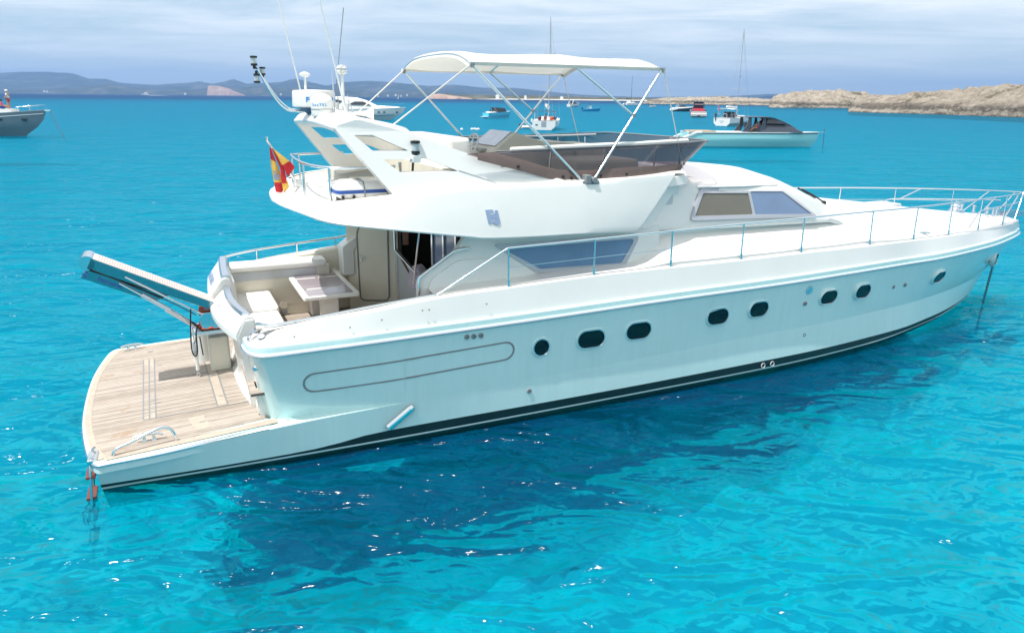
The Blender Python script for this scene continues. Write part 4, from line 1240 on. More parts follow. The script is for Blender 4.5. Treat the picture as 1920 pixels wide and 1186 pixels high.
for y in np.linspace(-1.62, 1.62, 25):
    k = abs(y) / 1.62
    dz = -.02 * k
    ring.append([(u + .02 * k, y, v + dz + .03 * (1 - k * k)) for u, v in sec])
MB().loft(ring).build("arch_beam", WHITE, YA, 35)
w = MB(); w.tube([(3.62, 1.64, 4.44), (3.66, 1.64, 4.475), (3.95, 1.64, 4.47)], .014, 6); w.build("arch_handle", STEEL, YA, 50)
# bench backs on the flybridge seen behind the arch
cushion((5.25, -1.2, 3.6), (5.62, 1.1, 4.40), "fly_bench_back", WHITE, .07)
cushion((5.62, -1.3, 3.22), (6.3, 1.1, 3.60), "fly_bench", VINYL, .05)
w = MB(); w.box((4.62, -.6, 3.5), (4.66, -.56, 4.0)); w.build("fly_post", STEEL, YA, 0)
w = MB(); w.tube(smooth_tab([(4.80, -.7, 3.5), (4.80, -.72, 3.8), (4.82, -.72, 4.05)], 8), .02, 6); w.build("shore_hose", BLACK, YA, 50)
w = MB(); w.box((4.3, -1.70, 3.5), (5.3, 1.65, 3.56)); w.box((5.0, -1.7, 3.5), (5.28, 1.7, 3.98)); w.build("fly_locker", CREAM, YA, 0, bevel=.02)

# electronics on the arch --------------------------------------------------------
rd = thing("radar_scanner", "x", "x"); del rd["label"]; del rd["category"]; rd.parent = YA
RC = Vector((3.53, .42, 4.78))
w = MB(); w.lathe([(.10, -.10), (.12, -.06), (.22, .02), (.29, .05)], RC, 28); w.build("radar_foot", mat("radar_foot_blue", (.03, .11, .22), .5), rd, 40)
w = MB(); w.lathe([(.315, .045), (.34, .055), (.345, .09), (.34, .20), (.335, .285), (.32, .305), (.2, .313), (.001, .32)], RC, 40); w.build("radome", WHITE, rd, 40)
for k, chh in enumerate("FURUNO"):
    a = rad(-90 - 27 + k * 17.0)
    p = RC + Vector((.342 * math.cos(a), .342 * math.sin(a), .16))
    text_mesh("radome_letter", chh, .105, frame(p, (-math.sin(a), math.cos(a), 0), (0, 0, 1)), CYANL, rd, .002, 1.15, .004)
dm = thing("satellite_dome", "x", "x"); del dm["label"]; del dm["category"]; dm.parent = YA
DC = Vector((3.52, -.26, 4.70))
w = MB(); w.lathe([(.15, 0), (.165, .02), (.165, .105)], DC, 32); w.build("dome_base", WHITE, dm, 40)
w = MB(); w.lathe([(.172, .105), (.172, .112)], DC, 32); w.build("dome_seam", SEAM, dm, 40)
w = MB(); w.lathe([(.168, .112), (.170, .21)] + [(.170 * math.cos(t), .21 + .13 * math.sin(t)) for t in np.linspace(.1, PI / 2, 9)], DC, 32); w.build("dome_cover", WHITE, dm, 60)
for k, chh in enumerate("SeaTEL"):
    a = rad(-90 - 60 + k * 14)
    p = DC + Vector((.1715 * math.cos(a), .1715 * math.sin(a), .17))
    text_mesh("dome_letter", chh, .052, frame(p, (-math.sin(a), math.cos(a), 0), (0, 0, 1)), CYANL, dm, .001, 1.0, .001)
# folding pole with three navigation lamps leaning aft
w = MB()
w.tube(smooth_tab([(3.75, .30, 4.745), (3.25, .52, 4.76), (3.08, .58, 4.80), (2.92, .62, 5.0), (2.72, .66, 5.40)], 24), .018, 8)
w.tube(smooth_tab([(3.75, .42, 4.76), (3.27, .62, 4.78), (3.12, .66, 4.83), (2.95, .68, 5.02), (2.75, .70, 5.36)], 24), .015, 8)
pole = w.build("lamp_pole", STEEL, YA, 60)


def lamp(p, s=1.0, up=1, par=None, name="navigation_lamp"):
    p = Vector(p)
    w = MB(); w.lathe([(.05 * s, 0), (.052 * s, .03 * s * up), (.04 * s, .035 * s * up)], p, 16); w.lathe([(.045 * s, .115 * s * up), (.055 * s, .12 * s * up), (.055 * s, .145 * s * up), (.03 * s, .15 * s * up)], p, 16); w.lathe([(.02 * s, -.05 * s * up), (.025 * s, 0)], p, 10)
    o = w.build(name, BLACK, par or YA, 40)
    w = MB(); w.lathe([(.042 * s, .032 * s * up), (.042 * s, .118 * s * up)], p, 16); w.build("lamp_lens", LENS, o, 40)
    return o


lamp((2.675, .66, 5.45), 1.0, 1, pole); lamp((2.80, .70, 5.31), .85, 1, pole); lamp((2.70, .68, 5.33), .95, -1, pole)
w = MB(); w.tube([(2.72, .66, 5.40), (2.66, .66, 5.46)], .012, 6); w.tube([(2.74, .69, 5.36), (2.82, .70, 5.31)], .012, 6); w.build("lamp_bracket", BLACK, pole, 50)
# antennas, masthead light, GPS mushroom, horns
w = MB(); w.tube([(3.42, .88, 4.7), (3.42, .9, 5.0), (3.12, 1.0, 6.75)], .019, 8, r2=.008); w.build("whip_antenna", WHITE, YA, 60)
w = MB(); w.tube([(3.90, -.30, 4.66), (3.84, -.3, 4.95), (3.50, -.3, 6.75)], .021, 8, r2=.008); w.build("whip_antenna", WHITE, YA, 60)
w = MB(); w.tube([(3.82, -.1, 4.70), (3.80, -.1, 5.2), (3.97, -.1, 6.30)], .007, 6); w.build("whip_antenna", GREY, YA, 60)
w = MB(); w.tube([(3.74, -.12, 4.68), (3.74, -.12, 5.38)], .010, 6); w.build("thin_antenna", LGREY, YA, 60)
w = MB(); w.lathe([(.02, 0), (.02, .34), (.03, .345)], (3.46, .72, 4.95), 10); w.lathe([(.03, .34), (.085, .36), (.09, .39), (.05, .42), (.001, .43)], (3.46, .72, 4.95), 18); w.build("gps_antenna", WHITE, YA, 45)
w = MB(); w.tube([(3.87, -.2, 4.66), (3.87, -.2, 5.34)], .024, 10); w.lathe([(.03, 0), (.085, .02), (.09, .06), (.055, .075), (.06, .09), (.085, .10), (.05, .14), (.001, .145)], (3.87, -.2, 5.32), 18); w.build("masthead_light", WHITE, YA, 45)
w = MB(); w.lathe([(.035, 0), (.035, .2)], (3.87, -.2, 4.66), 10); w.lathe([(.03, 0), (.03, .25)], (3.78, -.16, 4.66), 10); w.lathe([(.03, 0), (.03, .25)], (3.90, -.3, 4.64), 10); w.build("antenna_base", LGREY, YA, 45)
w = MB(); w.lathe([(.028, -.2), (.03, .08), (.045, .22), (.11, .33), (.12, .34)], (3.98, -.25, 4.74), 18, (1, -.25, 0)); w.lathe([(.025, -.3), (.03, -.2), (.075, 0), (.08, .01)], (3.72, -.35, 4.73), 16, (-1, .3, 0)); w.box((3.72, -.30, 4.64), (4.05, -.14, 4.70)); w.build("air_horn", WHITE, YA, 45)
w = MB(); w.tube(smooth_tab([(3.92, -.3, 4.95), (4.02, -.34, 4.70), (4.16, -.36, 4.63), (4.22, -.34, 4.60)], 14), .012, 6); w.tube(smooth_tab([(3.86, -.2, 4.9), (4.0, -.3, 4.64), (4.2, -.2, 4.62)], 14), .010, 6); w.build("antenna_cable", LGREY, YA, 60)
nl = lamp((4.50, -1.86, 4.22), 1.25, 1, None)
w = MB(); w.box((4.44, -1.92, 4.10), (4.56, -1.76, 4.20)); w.build("lamp_base", WHITE, nl, 30, bevel=.01)

# smoked windscreen -----------------------------------------------------------------
rings = []
bot = [(5.24, 2.00, 4.20), (6.1, 2.02, 3.98), (6.95, 1.97, 3.785), (8.2, 1.93, 3.81), (9.2, 1.72, 3.845), (9.52, 1.35, 3.84), (9.72, .6, 3.84), (9.75, 0, 3.84)]
top = [(5.25, 1.99, 4.215), (6.1, 1.97, 4.24), (6.95, 1.93, 4.255), (8.4, 1.88, 4.275), (9.7, 1.74, 4.31), (10.05, 1.42, 4.31), (10.28, .6, 4.30), (10.32, 0, 4.30)]
bt = smooth_tab(bot, 40); tp_ = smooth_tab(top, 40)
full_b = [(x, -y, z) for x, y, z in bt] + [p for p in reversed(bt)][1:]
full_t = [(x, -y, z) for x, y, z in tp_] + [p for p in reversed(tp_)][1:]
w = MB(); w.loft([[a, tuple(Vector(a).lerp(Vector(b), .5)), b] for a, b in zip(full_b, full_t)], closed=False)
ws = w.build("windscreen", SMOKE, YA, 30)
w = MB()
for i, (a, b) in enumerate(zip(full_b, full_t)):
    pass
w.tube([(x, y * .985, z + .004) for x, y, z in full_t[3:-3]], .011, 6); w.build("windscreen_rim", GREY, ws, 60)
# canvas skirts along the foot of the screen
for sg in (-1, 1):
    r = []
    for a, b in zip(bt[1:26], tp_[1:26]):
        a = Vector(a); b = Vector(b)
        t = min(.95, .14 / max((b - a).length, .02))
        r.append([tuple(Vector(((a.x, sg * (a.y + .014), a.z - .035)))), tuple(Vector((a.lerp(b, t * .5).x, sg * (a.lerp(b, t * .5).y + .02), a.lerp(b, t * .5).z))), tuple(Vector((a.lerp(b, t).x, sg * (a.lerp(b, t).y + .012), a.lerp(b, t).z)))])
    MB().loft(r, closed=False).build("windscreen_skirt", BROWN, ws, 60)
    w = MB()
    for x in (6.05, 6.85, 7.0, 7.55, 8.05, 8.6, 9.0, 9.25):
        w.lathe([(.024, 0), (.02, .02), (.001, .022)], (x, sg * (ip(x, bot) + .015), ip(x, bot, 2) + .02), 10, (0, sg, .2))
    w.build("skirt_stud", BLACK, ws, 40)
    # inner handrail with a white sleeve, and posts
    w = MB(); w.tube(smooth_tab([(5.5, sg * 1.86, 3.9), (5.55, sg * 1.86, 4.13), (5.75, sg * 1.86, 4.19), (7.0, sg * 1.85, 4.225), (8.4, sg * 1.80, 4.25), (9.6, sg * 1.62, 4.28)], 40), .020, 8)
    for x in (6.7, 7.7, 8.75, 9.35):
        yp_ = ip(x, [(6.7, 1.85), (7.7, 1.82), (8.75, 1.75), (9.35, 1.65)]); w.tube([(x, sg * yp_, 4.23), (x, sg * (yp_ - .06), 3.75)], .014, 6)
    w.build("fly_handrail", STEEL, YA, 60)
    if sg < 0:
      w = MB(); w.tube(smooth_tab([(6.0, sg * 1.87, 4.255), (7.2, sg * 1.86, 4.285), (8.3, sg * 1.82, 4.305), (9.45, sg * 1.67, 4.33)], 30), .033, 8); w.build("rail_sleeve", VINYL, YA, 60)
# helm console, wheel, seats, sun pad
CY = .75
w = MB(); w.prism([(6.55, 3.2), (6.55, 4.02), (6.62, 4.10), (7.02, 4.40), (7.62, 4.24), (8.3, 4.20), (8.3, 3.2)], lambda u, v: (u, CY - .55, v), lambda u, v: (u, CY + .62, v)); con = w.build("helm_console", CONS, YA, 30, bevel=.03)
w = MB(); w.prism([(6.68, 4.155), (7.0, 4.405), (7.3, 4.335), (6.86, 4.14)], lambda u, v: (u, CY - .45, v + .012), lambda u, v: (u, CY + .5, v + .012)); w.build("instrument_cover", mat("clear_cover", (.33, .38, .5), .08, coat=.5, noise=.2, nscale=5), con, 30)
w = MB(); w.box((6.45, CY - .25, 4.06), (6.62, CY + .1, 4.11)); w.build("compass", GREY, con, 0, bevel=.02)
w = MB()
wc = Vector((6.42, CY, 4.19)); wa = Vector((-.95, -.2, .35)).normalized(); q = Vector((0, 0, 1)).rotation_difference(wa)
w.tube([wc + q @ Vector((.18 * math.cos(a), .18 * math.sin(a), 0)) for a in np.linspace(0, 2 * PI, 28)[:-1]], .016, 8, closed=True)
for a in (0.3, 2.4, 4.5):
    w.tube([wc, wc + q @ Vector((.18 * math.cos(a), .18 * math.sin(a), 0))], .014, 6)
w.lathe([(.05, -.05), (.05, .02), (.001, .03)], wc, 14, wa)
w.build("steering_wheel", LGREY, YA, 50)
cushion((7.65, -1.0, 3.5), (8.95, .1, 3.98), "sun_pad", CONS, .06)
cushion((6.2, -1.75, 3.22), (9.2, -1.35, 3.62), "fly_side_bench", LGREY, .05)
cushion((8.3, .1, 3.4), (8.95, 1.4, 4.16), "fly_cabinet", CONS, .05)

# bimini -----------------------------------------------------------------------------
BX0, BX1, BYW = 5.40, 8.86, 1.70
cz = lambda x, k: 5.48 + .0 * x + (.20 * (1 - abs(k) ** 3.6)) * (1.0 if x < 7.3 else 1.0)
hump = lambda x: .035 * math.exp(-((x - 5.55) / .25) ** 2) + .045 * math.exp(-((x - 7.15) / .5) ** 2) + .02 * math.exp(-((x - 8.75) / .2) ** 2) - .01
wr = VNoise(5)
ro, ri = [], []
for x in np.linspace(BX0, BX1, 60):
    a, b = [], []
    e = min(1, (x - BX0) / .03, (BX1 - x) / .12)
    for k in np.linspace(-1, 1, 41):
        y = BYW * (1 - (1 - abs(k)) * 0) * k
        wv = float(wr(np.array(x * 1.6), np.array(k * 2 + 5)) - .5) * .012 * (1 - abs(k) ** 6) + float(wr(np.array(x * 3 + 20), np.array(k * 9 + 5)) - .5) * .010
        z = cz(x, k) + hump(x) * (1 - .25 * k * k) + wv - (1 - e) * .08
        a.append((x, y, z)); b.append((x, y * .992, z - .012))
    # valance hanging on each side
    va = float(wr(np.array(x * 2.2), np.array(1.5)) - .5) * .03
    a = [(x, -BYW - .005, 5.452), (x, -BYW - .03 + va, 5.50)] + a + [(x, BYW + .03 - va, 5.50), (x, BYW + .005, 5.452)]
    b = [(x, -BYW + .005, 5.452), (x, -BYW + .012, 5.48)] + b + [(x, BYW - .012, 5.48), (x, BYW - .005, 5.452)]
    ro.append(a)
bim = thing("bimini_top", "x", "x"); del bim["label"]; del bim["category"]; bim.parent = YA
MB().loft(ro, closed=False).build("canopy", CANVAS, bim, 50)


def bow(x, zc=0.0):
    return [(x, BYW * k, cz(x, k) + hump(x) * .8 - .03 + zc) for k in np.linspace(-1, 1, 21)]


w = MB()
for x in (5.43, 7.2, 8.82):
    w.tube(bow(x), .016, 8)
for sg in (-1, 1):
    base = (7.24, sg * 2.03, 3.70)
    pa = (5.44, sg * 1.70, 5.46); pf = (8.80, sg * 1.70, 5.48)
    w.tube([base, pa], .021, 8); w.tube([(7.36, sg * 2.02, 3.72), pf], .021, 8)
    mid = Vector((7.36, sg * 2.02, 3.72)).lerp(Vector(pf), .585)
    w.tube([(7.2, sg * 1.70, 5.46), mid], .018, 8)
w.build("bimini_frame", STEEL, bim, 60)
w = MB()
for sg in (-1, 1):
    mid = Vector((7.36, sg * 2.02, 3.72)).lerp(Vector((8.80, sg * 1.70, 5.48)), .585)
    w.lathe([(.035, -.03), (.035, .03)], mid, 10)
    w.lathe([(.03, -.03), (.03, .03)], (8.79, sg * 1.70, 5.46), 10); w.lathe([(.03, -.03), (.03, .03)], (5.45, sg * 1.70, 5.45), 10)
w.build("frame_joint", GREY, bim, 50)
for sg in (-1, 1):
    w = MB()
    w.box((7.16, sg * 2.02 - .06, 3.70), (7.46, sg * 2.02 + .06, 3.76)); w.box((7.2, sg * 2.04 - .07, 3.72), (7.30, sg * 2.04 + .07, 3.85)); w.lathe([(.05, -.09), (.05, .09)], (7.36, sg * 2.03, 3.77), 12, (0, 1, 0))
    w.build("frame_hinge", GREY, bim, 40, bevel=.008)
for sg in (-1, 1):
    w = MB(); w.tube([(8.83, sg * 1.72, 5.45), (9.35, sg * 1.74, 3.86)], .009, 5); w.build("bimini_strap", CANVAS, bim, 50)
    w = MB(); w.tube([(5.42, sg * 1.70, 5.46), (4.35, sg * .8 - .3, 4.56)] if sg < 0 else [(5.42, 1.70, 5.46), (4.3, 1.3, 4.60)], .012, 5); w.build("bimini_strap", CANVAS, bim, 50)

# aft fly rail -------------------------------------------------------------------------
w = MB()
w.tube(smooth_tab([(4.25, 1.78, 4.0), (3.55, 1.74, 3.99), (3.36, 1.64, 3.99), (3.22, 1.2, 4.02), (3.14, .3, 4.02), (3.14, -.6, 4.02), (3.26, -1.1, 4.01), (3.58, -1.35, 4.0), (4.3, -1.50, 4.02)], 60), .022, 8)
for p in ((3.42, 1.68), (3.18, 0.9), (3.14, -.45), (3.38, -1.25)):
    w.tube([(p[0], p[1], 4.0), (p[0], p[1], 3.5)], .018, 8)
w.build("fly_rail", STEEL, YA, 60)
fs = MB(); fs.tube([(3.27, .92, 3.52), (2.70, .12, 4.34)], .016, 8); fs.lathe([(.028, 0), (.03, .05)], (2.70, .12, 4.33), 10); fs.box((3.21, .86, 3.5), (3.34, .98, 3.62)); fs.build("flag_staff", STEEL, YA, 50)

# deck rails ------------------------------------------------------------------------------
RT = [(5.77, -2.32, 2.84), (7.28, -2.32, 2.87), (8.80, -2.30, 2.90), (10.36, -2.26, 2.92), (11.87, -2.18, 2.925), (13.5, -2.03, 2.92), (15.2, -1.85, 2.90), (17.1, -1.50, 2.87), (18.9, -1.08, 2.83), (20.5, -.62, 2.78), (21.5, -.26, 2.74), (21.95, 0, 2.72)]
near = smooth_tab(RT, 90)
for sg in (-1, 1):
    st = [(x, -sg * y * -1 if sg > 0 else y, z) for x, y, z in near]
    st = [(x, abs(y) * sg, z) for x, y, z in near]
    lead = smooth_tab([(4.62, 2.26, 2.215), (4.74, 2.27, 2.26), (5.66, 2.31, 2.78), (5.77, 2.32, 2.84)], 14)
    w = MB(); w.tube([(x, y * sg, z) for x, y, z in lead[:-1]] + st, .019, 8); w.build("deck_rail", STEEL, YA, 60)
    w = MB(); w.tube([(x, y, z - (.30 if x < 20 else .30 - (x - 20) * .06)) for x, y, z in st if x < 21.2], .0055, 5); w.build("life_line", STEELR, YA, 60)
    for x in (5.77, 7.28, 8.80, 10.36, 11.87, 13.9, 15.45, 16.95, 18.55, 20.2):
        y = ip(x, [(p[0], abs(p[1])) for p in near]); zt = ip(x, [(p[0], p[2]) for p in near]); yb_ = ip(x, TD) - .05; zb_ = ip(x, TD, 2)
        w = MB(); w.tube([(x, sg * yb_, zb_), (x, sg * y, zt)], .0155, 8); w.tube([(x, sg * yb_, zb_), (x, sg * (yb_ + (y - yb_) * .2), zb_ + .12)], .026, 8); w.build("stanchion", STEEL, YA, 60)
# inner bow rail and pulpit braces
w = MB()
for sg in (-1, 1):
    w.tube(smooth_tab([(17.9, sg * 1.38, 2.25), (18.35, sg * 1.24, 2.52), (18.6, sg * 1.16, 2.56), (19.5, sg * .88, 2.55), (20.9, sg * .45, 2.52), (21.5, sg * .24, 2.50)], 30), .016, 8)
    w.tube([(18.7, sg * 1.13, 2.56), (19.3, sg * .98, 2.83)], .016, 8); w.tube([(20.3, sg * .62, 2.07), (21.2, sg * .38, 2.755)], .016, 8)
    w.tube([(21.35, sg * .30, 2.02), (21.85, sg * .10, 2.73)], .018, 8)
w.build("pulpit", STEEL, YA, 60)
# windlass, bitts, bow roller
wd = MB(); wd.lathe([(.16, 0), (.16, .06), (.10, .08), (.07, .13), (.10, .18), (.10, .22), (.04, .24), (.04, .28)], (19.35, 0, 2.33), 18); wd.box((19.2, -.12, 2.3), (19.55, .12, 2.36)); wd.build("windlass", STEELR, YA, 40)
bt_ = MB()
for x, y in ((20.1, -.35), (20.1, .35), (20.5, -.25), (20.5, .28), (20.85, -.12), (20.85, .16)):
    bt_.lathe([(.05, 0), (.04, .04), (.04, .15), (.055, .16), (.055, .19), (.001, .2)], (x, y, zc_(x)), 12)
bt_.box((20.9, -.10, 2.1), (21.95, .10, 2.15)); bt_.box((21.3, -.11, 2.1), (22.02, -.09, 2.24)); bt_.box((21.3, .09, 2.1), (22.02, .11, 2.24)); bt_.build("bow_fitting", STEELR, YA, 40)

# hull details -----------------------------------------------------------------------------


def hull_frame(x, z, sg=-1):
    y = side_y(x, z)
    t = Vector((.4, side_y(x + .2, z) - side_y(x - .2, z), 0)); t.y *= sg
    v = Vector((0, sg * (side_y(x, z + .05) - side_y(x, z - .05)), .1))
    n = t.normalized().cross(v.normalized()) * (1 if sg < 0 else -1)
    return Vector((x, sg * y, z)), t.normalized(), v.normalized(), n.normalized()


def stadium(a, b, n=10):
    """half length a, half height b"""
    c = max(a - b, 0); r = min(a, b) if a >= b else b
    out = []
    for k in range(n + 1):
        t = -PI / 2 + PI * k / n; out.append((c + r * math.cos(t), b * math.sin(t)))
    for k in range(n + 1):
        t = PI / 2 + PI * k / n; out.append((-c + r * math.cos(t), b * math.sin(t)))
    return out


for x, z, a, b in ((6.28, 1.245, .135, .135), (7.19, 1.265, .25, .145), (8.12, 1.285, .245, .145), (9.82, 1.325, .235, .14), (10.79, 1.345, .23, .14), (12.63, 1.365, .225, .14), (13.68, 1.35, .225, .14), (16.64, 1.275, .23, .14), (20.55, 1.11, .26, .16)):
    for sg in (-1, 1):
        o_, t_, v_, n_ = hull_frame(x, z, sg)
        P = lambda u, v, w_: tuple(o_ + t_ * u + v_ * v + n_ * w_)
        bo = .012 if x < 12 else .035 if x < 18 else .06
        w = MB()
        so = stadium(a + .034, b + .034); s1 = stadium(a + .022, b + .022); si = stadium(a, b)
        w.loft([[P(u, v, -.02) for u, v in so], [P(u, v, bo - .006) for u, v in so], [P(u, v, bo + .012) for u, v in s1], [P(u, v, bo + .008) for u, v in si], [P(u, v, -.03) for u, v in si]], cap0=False, cap1=False)
        ph = w.build("porthole", HULL_BOUNCE, YA, 40)
        w = MB(); w.loft([[P(u, v, bo - .002) for u, v in stadium(a * .99, b * .99)], [P(u, v, bo - .001) for u, v in stadium(a * .5, b * .5)]], cap0=False); w.build("porthole_pane", DGLASS, ph, 60)
        w = MB(); w.tube([P(u, v, bo + .008) for u, v in stadium(a + .002, b + .002)], .010, 6, closed=True); w.build("porthole_rim", STEELR, ph, 60)
for x, z in ((5.02, 1.585), (5.13, 1.58), (5.245, 1.58), (14.86, 1.27), (15.28, 1.26), (12.01, 1.30), (6.09, .53), (12.12, .65)):
    w = MB(); o_, t_, v_, n_ = hull_frame(x, z); w.lathe([(.042, -.02), (.04, .018), (.022, .02), (.02, .002), (.001, .001)], o_, 14, n_); w.build("through_hull", GREY, YA, 40)
w = MB(); o_, t_, v_, n_ = hull_frame(12.06, 1.57); w.lathe([(.085, -.01), (.08, .015), (.065, .018), (.001, .018)], o_, 18, n_); w.build("vent_cover", STEELR, YA, 40)
w = MB()
for x in (11.05, 11.28):
    o_, t_, v_, n_ = hull_frame(x, .21); w.tube([o_ + t_ * (.045 * math.cos(a)) + v_ * (.045 * math.sin(a)) + n_ * .012 for a in np.linspace(0, 2 * PI, 16)[:-1]], .009, 6, closed=True)
w.build("intake_ring", LGREY, YA, 50)
# long moulded recess frame on the quarter
for sg in (-1, 1):
    w = MB(); s_o = stadium(1.60, .155, 8); pts_o, pts_i = [], []
    dense = []
    for i in range(len(s_o)):
        a, b = Vector(s_o[i]), Vector(s_o[(i + 1) % len(s_o)])
        k = 24 if (b - a).length > 1 else 1
        dense += [a.lerp(b, j / k) for j in range(k)]
    def HP(u, v, off):
        x = 4.22 + u; z = 1.215 + .035 * u + v
        o_, t_, v_, n_ = hull_frame(x, z, sg); return tuple(o_ + n_ * off)
    w.loft([[HP(p.x * 1.0, p.y, -.01) for p in dense], [HP(p.x, p.y, .006) for p in dense], [HP(p.x * .983 , p.y * .86, .006) for p in dense], [HP(p.x * .983, p.y * .86, -.01) for p in dense]], cap0=False, cap1=False)
    w.build("recess_frame", SEAM, YA, 50)
    # exhaust fairing
    o1, t1, v1, n1_ = hull_frame(3.78, .33, sg); o2, _, _, n2b = hull_frame(4.12, .585, sg)
    w = MB(); w.tube([o1 + n1_ * .02, o2 + n2b * .03], .062, 14); w.lathe([(.062, 0), (.045, .05), (.001, .065)], o2 + n2b * .03, 14, (o2 - o1)); w.build("exhaust_outlet", STEEL, YA, 45)
# long shallow groove line aft of the second porthole group
# scuff fittings on the bulwark
w = MB()
for x, z in ((2.55, 1.88), (3.3, 1.93), (3.75, 1.99), (4.35, 2.06), (4.45, 2.06), (5.35, 2.05)):
    w.lathe([(.014, 0), (.012, .015), (.001, .016)], (x, -ip(x, TR) + .035, z), 8, (0, -1, .3))
w.build("bulwark_stud", GREY, YA, 40)
for sg in (-1, 1):
    qp = [(2.17, 1.84), (2.17, 2.02), (2.2, 2.12), (2.27, 2.22), (2.4, 2.275), (2.85, 2.315), (2.85, 2.02), (2.42, 1.98), (2.34, 1.84)]
    w = MB(); w.prism(qp, lambda u, v: (u, sg * v, 1.70), lambda u, v: (u, sg * v, 1.86 + .125 * min(.3, u - 2.17) / .3 * 1.0 + .05 * max(0, u - 2.47)))
    w.build("quarter_cap", WHITE, YA, 30, bevel=.02)
# coaming handrails of the cockpit
for sg in (-1, 1):
    w = MB()
    if sg < 0:
        rl = smooth_tab([(2.12, -1.78, 1.93), (2.16, -1.95, 1.98), (2.24, -2.1, 2.0), (2.45, -2.17, 2.01), (2.95, -2.2, 2.06), (3.7, -2.22, 2.135), (4.36, -2.23, 2.19), (4.62, -2.26, 2.215)], 40)
    else:
        rl = smooth_tab([(1.93, 2.10, 2.09), (2.05, 2.2, 2.12), (2.5, 2.24, 2.185), (3.1, 2.27, 2.24), (3.8, 2.28, 2.30), (4.35, 2.28, 2.35), (4.5, 2.28, 2.45), (4.75, 2.28, 2.66)], 40)
    w.tube(rl, .022, 8)
    for x in (2.6, 3.35, 4.1):
        w.tube([(x, sg * 2.20, ip(x, [(p[0], p[2]) for p in rl])), (x, sg * 2.22, ip(x, TD, 2))], .014, 6)
    w.build("coaming_rail", STEEL, YA, 60)
w = MB(); w.tube([(4.47, -1.93, 2.14), (4.48, -1.93, 2.40), (4.55, -1.93, 2.46), (5.02, -1.92, 2.76), (5.10, -1.92, 2.79), (5.3, -1.92, 2.80)], .022, 8); w.build("wing_rail", STEEL, YA, 60)

# passerelle -------------------------------------------------------------------------------
ps = thing("boarding_gangway", "x", "x"); del ps["label"]; del ps["category"]; ps.parent = YA
PY = .32
p0, p1 = Vector((1.66, PY, 1.74)), Vector((.03, PY, 2.60))
pd = (p1 - p0).normalized(); pn = Vector((-pd.z, 0, pd.x)); pn = pn if pn.z > 0 else -pn
PW = .23


def PP(s, y, h): return tuple(p0 + pd * s + Vector((0, y, 0)) + pn * h)


LNG = (p1 - p0).length
w = MB(); w.prism([(0, -.05), (LNG, -.10), (LNG, .075), (0, .075)], lambda u, v: PP(u, -PW, v), lambda u, v: PP(u, PW, v)); w.build("gangway_beam", GANGM, ps, 30, bevel=.008)
w = MB()
for k in range(46):
    s = .06 + k * (LNG - .14) / 46
    for c_ in range(3):
        y0_ = -PW + .035 + c_ * .13
        w.box((0, 0, 0), (0, 0, 0)) if False else w.add([PP(s, y0_, .078), PP(s + .022, y0_, .078), PP(s + .022, y0_ + .11, .078), PP(s, y0_ + .11, .078)], [(0, 1, 2, 3)])
w.build("gangway_grating", mat("tread_pink", (.55, .40, .36), .8), ps, 0)
w = MB(); w.prism([(.0, .074), (LNG - .02, .074), (LNG - .02, .0775), (0, .0775)], lambda u, v: PP(u, -PW + .01, v), lambda u, v: PP(u, PW - .01, v)); w.build("gangway_tread", mat("tread_white", (.68, .66, .64), .7), ps, 0)
w = MB(); w.prism([(LNG * .36, -.085), (LNG + .0, -.115), (LNG + .02, -.26), (LNG * .45, -.24)], lambda u, v: PP(u, -PW + .01, v), lambda u, v: PP(u, PW - .01, v)); w.build("gangway_extension", GANGM, ps, 30, bevel=.008)
w = MB(); w.lathe([(.11, -PW), (.11, PW)], PP(LNG + .02, 0, -.02), 16, (0, 1, 0)); w.build("gangway_roller", STEEL, ps, 40)
w = MB()
w.tube([PP(LNG * .72, -PW - .02, -.02), PP(LNG * .05, -PW - .02, -.16)], .015, 8); w.tube([PP(LNG * .74, -PW - .02, -.14), PP(LNG * .22, -PW - .02, -.30)], .014, 8)
w.build("hydraulic_rod", STEEL, ps, 60)
w = MB(); w.tube([PP(LNG * .55, -PW - .02, -.19), PP(LNG * .30, -PW - .02, -.27)], .034, 12); w.tube([PP(LNG * .33, -PW + .0, -.28), PP(LNG * -.02, -PW + .1, -.44)], .04, 12); w.build("hydraulic_cylinder", STEELR, ps, 50)
w = MB(); w.tube(smooth_tab([PP(LNG * .98, -PW - .012, -.085), PP(LNG * .55, -PW - .014, -.12), PP(LNG * .3, -PW - .03, -.15), PP(LNG * .1, -PW - .05, -.2)], 20), .008, 6)
w.tube(smooth_tab([PP(LNG * .16, -PW - .04, -.14), (1.30, PY - .28, 1.45), (1.28, PY - .3, 1.12), (1.31, PY - .3, .98), (1.36, PY - .3, 1.05), (1.38, PY - .27, 1.4), (1.50, PY - .2, 1.5)], 34), .011, 6)
w.tube(smooth_tab([(1.33, PY - .2, 1.52), (1.45, PY - .26, 1.40), (1.6, PY - .24, 1.36), (1.72, PY - .2, 1.36)], 16), .014, 6)
w.tube(smooth_tab([(1.30, PY - .14, 1.5), (1.47, PY - .2, 1.37), (1.62, PY - .2, 1.33), (1.76, PY - .2, 1.34)], 16), .012, 6)
w.build("hydraulic_hose", BLACK, ps, 60)
